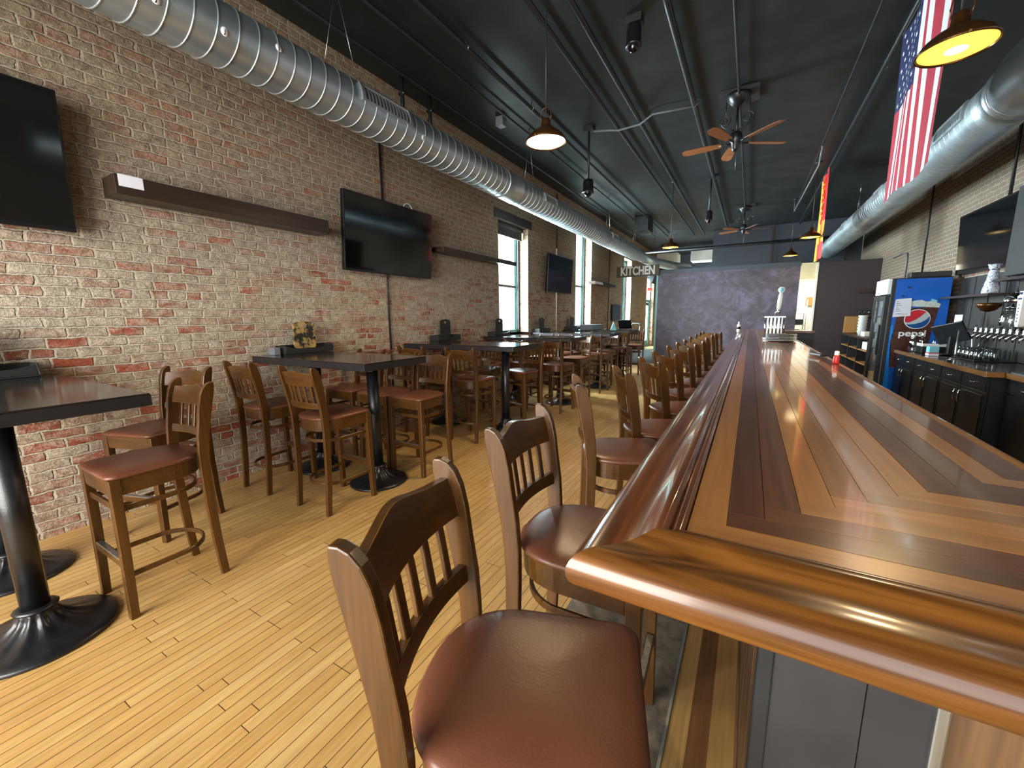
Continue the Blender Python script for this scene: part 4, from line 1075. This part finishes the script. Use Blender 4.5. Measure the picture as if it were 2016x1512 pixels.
mm = NT('blue_scribble_wrap'); v = mm.coord((1, 1, 1)); f = mm.noise(v, 16, 3, .5, 1.5)
ring = mm.ramp(f, [(.44, hexc('dfe6ee')), (.49, hexc('1f2f55')), (.53, hexc('dfe6ee')), (.62, hexc('c8d4e4')), (.66, hexc('2d4270')), (.7, hexc('dfe6ee'))])
mm.l(ring, mm.b.inputs['Base Color']); mm.set(Roughness=.5); M['scribble'] = mm.m
MB().rings(rs, 0, True).build('wrap', 'scribble', t)
MB().lathe([(.04, .288), (.044, .30), (.04, .31)], seg=18).build('tie', 'navy', t)

# ---------------------------------------------------------------- ducts
def duct(label, x, z, r, y0, y1, pitch, seg=40, sr=.0055):
    t = thing('air_duct', label, 'duct', (x, y0, z)); L = y1-y0
    MB().rings([[(r*math.cos(2*PI*i/seg), L*k/30, r*math.sin(2*PI*i/seg)) for i in range(seg)] for k in range(31)], 0, True).build('duct_pipe', 'galv', t)
    n = int(L/pitch); st = 30
    MB().tube([((r+.001)*math.cos(2*PI*k/st), L*k/(n*st), (r+.001)*math.sin(2*PI*k/st)) for k in range(n*st+1)], sr, 5, up=(0, 1, 0)).build('spiral_seam', 'galv_seam', t)
    return t
def collar(t, y, r, w, mat='galv'):
    s = 36
    return MB().lathe([(r-.02, y), (r+.006, y), (r+.012, y+.01), (r+.006, y+.02), (r+.006, y+w-.02), (r+.012, y+w-.01), (r+.006, y+w), (r-.02, y+w)], seg=40, axis=1).build('coupling_collar', mat, t)
def register(t, y, L, r, a0, a1):
    """slotted grille standing off the duct between two angles (from +X, up positive)"""
    n = 8; rs = []
    def pt(a, rr): return (rr*math.cos(a), rr*math.sin(a))
    f = MB()
    for yy0, yy1 in ((y, y+.03), (y+L-.03, y+L)):
        pr = [pt(a0+(a1-a0)*i/n, r+.022) for i in range(n+1)]+[pt(a1-(a1-a0)*i/n, r-.004) for i in range(n+1)]
        f.prism(pr, yy0, yy1, 1)
    for aa, ab in ((a0, a0+.10), (a1-.10, a1)):
        pr = [pt(aa+(ab-aa)*i/3, r+.022) for i in range(4)]+[pt(ab-(ab-aa)*i/3, r-.004) for i in range(4)]
        f.prism(pr, y+.03, y+L-.03, 1)
    fr = f.build('register_frame', 'galv_seam', t)
    b = MB(); pr = [pt(a0+.05+(a1-a0-.1)*i/n, r+.004) for i in range(n+1)]+[pt(a1-.05-(a1-a0-.1)*i/n, r-.002) for i in range(n+1)]
    b.prism(pr, y+.02, y+L-.02, 1); b.build('register_back', 'blackpaint', fr)
    v = MB(); k = int((L-.06)/.042)
    pr = [pt(a0+.08+(a1-a0-.16)*i/n, r+.012) for i in range(n+1)]+[pt(a1-.08-(a1-a0-.16)*i/n, r+.003) for i in range(n+1)]
    for i in range(k): v.prism(pr, y+.036+.042*i, y+.054+.042*i, 1)
    v.build('register_slats', 'galv_seam', fr)
DL = duct('long spiral metal duct hung along the left brick wall', -3.3, 3.43, .195, -1.5, 13.6, .13)
collar(DL, 6.85, .197, .42, 'galv_seam')
register(DL, 4.25, .62, .195, math.radians(-8), math.radians(38)); register(DL, 8.0, .5, .195, math.radians(-8), math.radians(34)); register(DL, 11.9, .5, .195, math.radians(-5), math.radians(35))
MB().rings([[(r_*math.cos(2*PI*i/32), y, r_*math.sin(2*PI*i/32)) for i in range(32)] for y, r_ in ((15.1, .195), (15.25, .17), (15.9, .165), (16.0, .165))], 0, True).build('reducer', 'galv', DL)
MB().tube([(0, 16.0, 0), (.1, 17.2, -.02), (.5, 18.6, -.05), (1.0, 19.6, -.08)], .16, 20).build('flexible_end', 'galv', DL)
# round stickers with a letter J mark
for i, (y, a) in enumerate(((1.30, -18), (1.66, -12), (2.02, 12), (3.55, -10), (5.55, -6))):
    A = math.radians(a-8)
    pos = Vector((.1965*math.cos(A), y+1.5, .1965*math.sin(A)))
    rot = Matrix(((0, math.sin(A)*-1, math.cos(A)), (1, 0, 0), (0, math.cos(A), math.sin(A)))).to_euler()
    d = MB().lathe([(.001, 0), (.026, 0), (.026, .0015), (.001, .0015)], seg=20).build('round_sticker', 'paper', DL, pos, rot)
    text_mesh('sticker_print', 'J', .034, 'blackplastic', d, (0, 0, .0016), (0, 0, PI/2*0), .0003, 1, .001)
DR = duct('wide metal duct hung along the right side of the room', 1.95, 3.46, .245, 5.65, 16.4, .13, 40, .0022)
collar(DR, -.02, .255, .10, 'galv_seam')
MB().rings([[(r_*math.cos(2*PI*i/40), y, r_*math.sin(2*PI*i/40)) for i in range(40)] for y, r_ in ((-3.5, .30), (-.25, .30), (-.02, .26))], 0, True).build('wider_section', 'galv', DR)
register(DR, .5, .75, .245, math.radians(150), math.radians(190)); register(DR, 3.6, .5, .245, math.radians(150), math.radians(188)); register(DR, 6.6, .45, .245, math.radians(150), math.radians(186))
def hanger(label, x, y, zt, r, zc):
    t = thing('duct_hanger', label, 'hanger', (x, y, CZ), 0, 'wire hangers of the ducts')
    MB().tube([(0, 0, 0), (0, 0, -.16)], .008, 6).build('rod', 'steel', t)
    for s_ in (-1, 1):
        MB().tube([(0, 0, -.15), (0, s_*.16, zc+r*1.03-CZ)], .003, 5).build('wire', 'steel', t)
for y, lb in ((2.65, 'wire hanger of the left duct at the top edge of the photo'), (6.15, 'wire hanger of the left duct beside the lit pendant lamp'),
              (10.35, 'wire hanger of the left duct past the second ceiling camera'), (13.0, 'farthest wire hanger of the left duct')):
    hanger(lb, -3.22, y, CZ, .195, 3.43)
for y, lb in ((4.9, 'wire hanger of the right duct at the right edge of the photo'), (12.6, 'wire hanger of the right duct past the striped flag')):
    hanger(lb, 1.98, y, CZ, .245, 3.46)
# ---------------------------------------------------------------- pipes under the ceiling
def pipe(label, x, y0, y1, r, z=None, hooks=()):
    z = CZ-.085 if z is None else z
    t = thing('ceiling_pipe', label, 'pipe', (x, 0, z))
    MB().lathe([(r, y0), (r, y1)], seg=10, axis=1).build('pipe', 'blackpaint', t)
    for y in hooks: MB().tube([(0, y, CZ-z), (0, y, .03), (r+.012, y, .0), (0, y, -r-.012), (-r-.01, y, 0), (-r-.005, y, .02)], .006, 6).build('hook', 'steel', t)
    return t
pipe('black ceiling pipe nearest the left wall, above the left duct', -3.75, -2.6, 16, .02)
pipe('thin black ceiling pipe over the aisle side of the left duct', -3.22, -2.6, 16, .018)
pipe('black ceiling pipe carried on pale hooks, left of the lit pendant', -2.82, -2.6, 16.2, .026, None, (3.95, 5.45, 8.9, 12.2))
pipe('left one of the twin black ceiling pipes over the aisle', -1.955, -2.6, 16.5, .027)
pipe('right one of the twin black ceiling pipes over the aisle', -1.62, -2.6, 16.5, .030, None, (10.4,))
pipe('heavy black ceiling pipe down the middle, left of the fan', -.87, -2.6, 15.5, .034, None, (6.5, 10.0))
pipe('black ceiling conduit feeding the ceiling fans', -.335, -2.6, 13.3, .016)
pipe('thin black ceiling conduit left of the flag pipe', .84, -2.6, 14, .012)
pipe('black ceiling pipe that carries the two flags', 1.135, -2.6, 16.3, .027, None, (6.75, 8.9, 11.6))
tag(MB().lathe([(.045, -3.9), (.045, 2.7)], seg=12, axis=0).build('cross_pipe', 'blackpaint', None, (0, 16.3, 3.83)), 'thick black pipe crossing the far end below the ceiling', 'pipe')
tag(MB().tube([(-2.32, 6.58, 4.33), (-2.1, 6.66, 4.325), (-1.95, 6.64, 4.285), (-1.62, 6.6, 4.28), (-1.42, 6.5, 4.33), (-.9, 6.56, 4.325)], .014, 8).build('branch_conduit', 'greyplastic'), 'grey conduit branching across the twin pipes to the camera box', 'conduit')
tag(MB().tube([(.84, 9.0, 4.28), (.84, 9.25, 4.05), (.78, 13.15, 4.1), (.78, 13.2, 4.35)], .014, 8).build('pale_conduit', 'greyplastic'), 'pale bent conduit above the far bar pendants', 'conduit')
for y, lb in ((4.06, 'sprinkler head pipe above the left duct, nearest of three'), (4.56, 'sprinkler head pipe above the left duct, second of three'), (5.6, 'small grey junction box on the pipe above the left duct')):
    tag((MB().tube([(0, 0, -.42), (0, 0, .209)], .025, 8).tube([(-.05, 0, 0), (.05, 0, 0)], .02, 8)).build('pipe_stub', 'blackpaint', None, (-3.87, y, 4.2)) if y < 5 else
        MB().box(-.06, .06, -.06, .06, -.05, .079).build('junction_box', 'greyplastic', None, (-3.4, y, 4.33), bevel=.006), lb, 'pipe fitting')
tag(MB().box(-.2, .2, -.35, .35, -.2, .2).build('heater_box', 'blackpaint', None, (-3.0, 13.2, 4.2), bevel=.01), 'dark boxed unit hung near the ceiling above the left duct end', 'unit')
for x, lb in ((-1.9, 'white boxed unit at the far ceiling, left of the slate wall'), (-3.25, 'white boxed unit at the far ceiling, past the duct end')):
    tag(MB().box(-.42, .42, -.4, .4, -.2, .2).build('ceiling_unit', 'kwhite', None, (x, 19.2, 3.9), bevel=.01), lb, 'unit')
# ---------------------------------------------------------------- pendants
def pendant(label, x, y, z, lensm, e, col, tilt=(0, 0), grp='metal pendant lamps'):
    t = thing('pendant_lamp', label, 'pendant lamp', (x, y, z), 0, grp)
    k = 40
    sh = MB().lathe([(.1725, .003), (.176, 0), (.181, .004), (.172, .022), (.145, .06), (.10, .095), (.06, .115), (.042, .135), (.040, .165), (.034, .19), (.012, .205)], seg=k, caps=False)
    sh.lathe([(.172, .004), (.165, .022), (.138, .058), (.05, .11)], seg=k, caps=False)
    s_ = sh.build('shade', 'brass', t)
    ln = MB(); rs = [[(r_*math.cos(2*PI*i/k), r_*math.sin(2*PI*i/k), z_) for i in range(k)] for r_, z_ in ((.166, .010), (.14, .006), (.10, .003), (.05, .001), (.004, 0))]
    ln.rings(rs, 0, True, True); ln.build('lens', lensm, t)
    if lensm == 'lens_yellow':
        MB().lathe([(.001, -.0012), (.03, -.0008), (.05, .0004)], seg=20, caps=False).build('bulb_spot', 'bulb', t)
    for a in range(3):
        A = 2*PI*a/3+.5
        MB().tube([(.183*math.cos(A), .183*math.sin(A), .006), (.196*math.cos(A), .196*math.sin(A), .002)], .007, 6).build('lens_screw', 'brass', t)
    MB().tube([(0, 0, .2), (0, 0, CZ-z)], .0065, 8).build('stem', 'blackpaint', t)
    MB().lathe([(.01, CZ-z-.03), (.05, CZ-z-.02), (.055, CZ-z)], seg=18).build('ceiling_cap', 'blackpaint', t)
    MB().tube([(.04, 0, .17), (.05, 0, .22), (.04, 0, .27), (0, 0, .29), (-.04, 0, .27), (-.05, 0, .22), (-.04, 0, .17)], .004, 6).build('bail', 'brass', t)
    l = bpy.data.lights.new('pendant_glow', 'SPOT'); l.energy = e; l.color = col; l.spot_size = math.radians(165); l.spot_blend = .6; l.shadow_soft_size = .12
    o = bpy.data.objects.new('pendant_glow', l); COL.objects.link(o); o.location = (x, y, z-.03)
    return t
pendant('lit pendant lamp glowing white over the aisle, beside the left duct', -1.663, 3.49, 3.0, 'lens_warm', 95, (1, .74, .42))
pendant('lit pendant lamp far down the aisle, before the white ceiling unit', -1.676, 10.06, 3.0, 'lens_yellow', 30, (1, .74, .42))
pendant('large-looking pendant lamp with a yellow lens at the top right corner, before the striped flag', .92, 3.585, 3.0, 'lens_yellow', 80, (1, .70, .36))
pendant('lit pendant lamp over the bar, just left of the red and yellow banner', .928, 10.35, 3.0, 'lens_yellow', 30, (1, .74, .42))
pendant('lit pendant lamp over the far end of the bar, lowest in the photo', .792, 13.24, 3.0, 'lens_yellow', 20, (1, .74, .42))
# ---------------------------------------------------------------- fans
def fan(label, x, y, zh, rot):
    t = thing('ceiling_fan', label, 'ceiling fan', (x, y, zh)); d = CZ-zh
    MB().box(-.24, .24, -.10, .30, d-.05, d).build('ceiling_plate', 'panel', t)
    MB().lathe([(.03, d-.20), (.09, d-.16), (.14, d-.09), (.15, d-.05)], seg=24).build('canopy', 'iron', t)
    MB().tube([(0, 0, .05), (0, 0, d-.15)], .016, 12).build('downrod', 'iron', t)
    MB().lathe([(.02, .16), (.06, .14), (.075, .10), (.075, .03), (.05, .0), (.045, -.06), (.03, -.09), (.01, -.10)], seg=24).build('motor', 'iron', t)
    for s_ in (-1, 1):
        sc = []
        for i in range(40):
            u = i/39; a = u*3.6*PI; r_ = .075*(1-u)
            sc.append((s_*(.13+r_*math.cos(a)), 0, .30+r_*math.sin(a)))
        MB().tube([(s_*.02, 0, .17), (s_*.08, 0, .19), (s_*.16, 0, .24)]+sc, .008, 6).tube([(s_*.13, 0, .36), (s_*.14, 0, d-.12)], .006, 6).build('scroll_bracket', 'iron', t)
    for k in range(5):
        A = rot+2*PI*k/5; R = Matrix.Rotation(A, 3, 'Z')@Matrix.Rotation(.2, 3, 'X')
        b = MB(); rs = []
        for i in range(9):
            r_ = .17+.50*i/8; w = .045+.022*math.sin(min(1, i/6)*PI/2)-(.03 if i == 8 else 0)
            rs.append([R @ Vector(p) for p in ((r_, -w, .0), (r_, w, .0), (r_, w, .008), (r_, -w, .008))])
        b.rings([[tuple(p+Vector((0, 0, .01))) for p in q] for q in rs], 0, False).build('blade', 'fanwood', t)
        MB().tube([tuple(R @ Vector((.05, 0, 0))+Vector((0, 0, .01))), tuple(R @ Vector((.2, 0, .006))+Vector((0, 0, .01)))], .012, 6).build('blade_arm', 'iron', t)
    MB().tube([(.02, -.03, -.08), (.02, -.03, -.34)], .002, 4).build('pull_chain', 'steel', t)
fan('dark ceiling fan with wooden blades in the middle of the black ceiling', -.345, 6.62, 3.76, .55)
fan('second ceiling fan, small and far, in front of the slate wall', -.335, 13.2, 3.76, .2)
# ---------------------------------------------------------------- cameras on poles
def camera_pole(label, x, y, z, s_=1.0):
    t = thing('ceiling_camera', label, 'camera', (x, y, z), 0, 'dome cameras hanging from the ceiling')
    MB().lathe([(.05*s_, .20), (.075*s_, .19), (.085*s_, .15), (.085*s_, .03), (.095*s_, .02), (.095*s_, 0), (.06*s_, 0)], seg=24).build('housing', 'blackplastic', t)
    MB().lathe([(.001, -.065*s_), (.03*s_, -.058*s_), (.052*s_, -.035*s_), (.06*s_, 0)], seg=24, caps=False).build('dome', 'tvblack', t)
    MB().lathe([(.001, -.03), (.02, -.028), (.03, -.01), (.03, 0)], seg=16).build('lens', 'chrome', t)
    MB().tube([(0, 0, .18), (0, 0, CZ-z)], .019, 10).build('pole', 'blackpaint', t)
    MB().box(-.08, .08, -.06, .06, CZ-z-.07, CZ-z).build('mount_box', 'blackpaint', t)
camera_pole('dome camera hanging at the top of the photo, nearest of the three', -1.21, 4.56, 4.15, .85)
camera_pole('dome camera hanging on a long pole beside the left duct', -2.39, 6.58, 3.44, 1.0)
camera_pole('small far dome camera hanging between the heavy pipe and the fan', -.93, 10.1, 3.5, .8)
# ---------------------------------------------------------------- flags
def star(c, r): return [(c[0]+r*(1 if i % 2 == 0 else .4)*math.sin(i*PI/5), c[1]+r*(1 if i % 2 == 0 else .4)*math.cos(i*PI/5)) for i in range(10)]
t = thing('striped_flag', 'stars and stripes flag hanging from the ceiling pipe, right of centre', 'flag', (1.135, 5.32, 4.29))
wid = [.11, .11, .10, .06, .05, .06, .05, .06, .05, .06, .13, .12, .11]; tot = sum(wid); FW, FH = 1.42, 1.62
acc = [0]
for w in wid: acc.append(acc[-1]+w/tot)
def fx(u, v):   # folds stronger where the stripes bunch
    b = math.exp(-((u-.5)/.16)**2)
    return .022*math.sin(u*9+v*1.5)+b*.010*math.sin(u*60+v*2)*(.4+.6*v)
def fp(u, v):   # u from far (0) to near (1); v down
    return (fx(u, v), FW/2-FW*u, -FH*v-.06*(1-abs(2*u-1))*.2)
fm = MB(); nv = 26
for k in range(13):
    us = [acc[k]+(acc[k+1]-acc[k])*i/5 for i in range(6)]
    for j in range(nv):
        for i in range(5):
            v0, v1 = j/nv, (j+1)/nv
            mi = 2 if (k < 7 and v1 <= .462) else k % 2
            fm.add([fp(us[i], v0), fp(us[i+1], v0), fp(us[i+1], v1), fp(us[i], v1)], [(0, 1, 2, 3)], mi, True)
for r_ in range(9):
    for c_ in range(6 if r_ % 2 == 0 else 5):
        v = .03+.05*r_; u = acc[7]*(.09+.165*c_+(.082 if r_ % 2 else 0))
        ring = []
        for (a, b_) in star((0, 0), .026):
            p = fp(u+a/FW, v+b_/FH); ring.append((p[0]-.003, p[1], p[2]))
        fm.add(ring, [tuple(range(10))], 1)
o = fm.build('cloth', ['flag_red', 'flag_white', 'navy'], t)
MB().lathe([(.004, -FW/2-.02), (.004, FW/2+.02)], (0, 0, .005), 8, axis=1).build('hanging_cord', 'steel', t)
t = thing('hanging_banner', 'long red and yellow banner hanging before the far pendants', 'banner', (1.12, 10.85, 4.28))
fm = MB(); nu, nv = 24, 30; BW, BH = 1.05, 1.68
def bp(u, v): return (.02*math.sin(u*12+v*2), BW/2-BW*u*(1-.12*v), -BH*v)
for j in range(nv):
    for i in range(nu):
        u, v = (i+.5)/nu, (j+.5)/nv
        mi = 1 if u < .42 else 0
        if v > .56: mi = 1 if (u < .62 or u > .86) else 0
        if v > .8: mi = 1 if (u < .36 or .5 < u < .62) else 0
        fm.add([bp(i/nu, j/nv), bp((i+1)/nu, j/nv), bp((i+1)/nu, (j+1)/nv), bp(i/nu, (j+1)/nv)], [(0, 1, 2, 3)], mi, True)
for k in range(6):    # yellow strokes down the red field
    v = .09+.075*k
    for a, b_, c_, d_ in (((.44, .0, .76, .012), (.44, .0, .50, .045)) if k % 2 else ((.44, .02, .76, .032), (.70, -.01, .76, .05), (.44, 0, .5, .03))):
        ring = [bp(a, v+b_), bp((a+c_)/2, v+b_), bp(c_, v+b_), bp(c_, v+d_), bp((a+c_)/2, v+d_), bp(a, v+d_)]
        fm.add([(p[0]-.012, p[1], p[2]) for p in ring], [tuple(range(6))], 1)
fm.build('cloth', ['red', 'yellow'], t)
# ---------------------------------------------------------------- kitchen beyond the doorway
t = thing('kitchen_rack', 'metal rack of pans and dishes inside the bright kitchen', 'rack', (1.15, 15.5, 0))
f = MB()
for x in (-.3, .3):
    for y in (-.3, .3): f.lathe([(.014, 0), (.014, 1.9)], (x, y, 0), 8)
for z in (.4, .8, 1.15, 1.5): f.box(-.31, .31, -.31, .31, z, z+.02)
f.build('frame', 'steel', t)
tag(MB().box(-.25, .25, -.25, .25, 0, .16).build('dark_tray_stack', 'blackplastic', None, (1.15, 15.5, 1.171), bevel=.01), 'dark stack on the kitchen rack seen through the doorway', 'trays')
tag(MB().lathe([(.1, 0), (.16, .13), (.15, .13)], seg=20).build('steel_pan', 'steel', None, (1.1, 15.35, 1.521)), 'round steel pan on top of the kitchen rack', 'pan')
tag(MB().box(-.2, .2, -.2, .2, 0, .2).build('dish_box', 'cream', None, (1.15, 15.5, .821), bevel=.01), 'cream box of dishes on the lower kitchen rack', 'box')
tag(MB().box(-.09, .09, 0, .08, 0, .28).build('wall_mounted_dispenser', 'lightwood', None, (1.62, 16.38, 1.75), bevel=.01), 'brown dispenser on the kitchen back wall', 'dispenser')
tag(MB().box(-.35, .35, -.3, .3, 0, 1.9).build('kitchen_cooler', 'white', None, (2.05, 15.9, 0), bevel=.02), 'white upright cooler in the bright kitchen', 'cooler')
t = thing('kitchen_ceiling_light', 'fluorescent light on the kitchen ceiling', 'ceiling light', (1.5, 15.2, 2.734))
MB().box(-.5, .5, -.12, .12, 0, .045).build('housing', 'white', t)
MB().box(-.48, .48, -.10, .10, -.02, 0).build('diffuser', 'ktube', t)
area('kitchen_light', (1.5, 15.2, 2.66), (0, 0, 0), 1.0, .5, 60, (1, .97, .9))
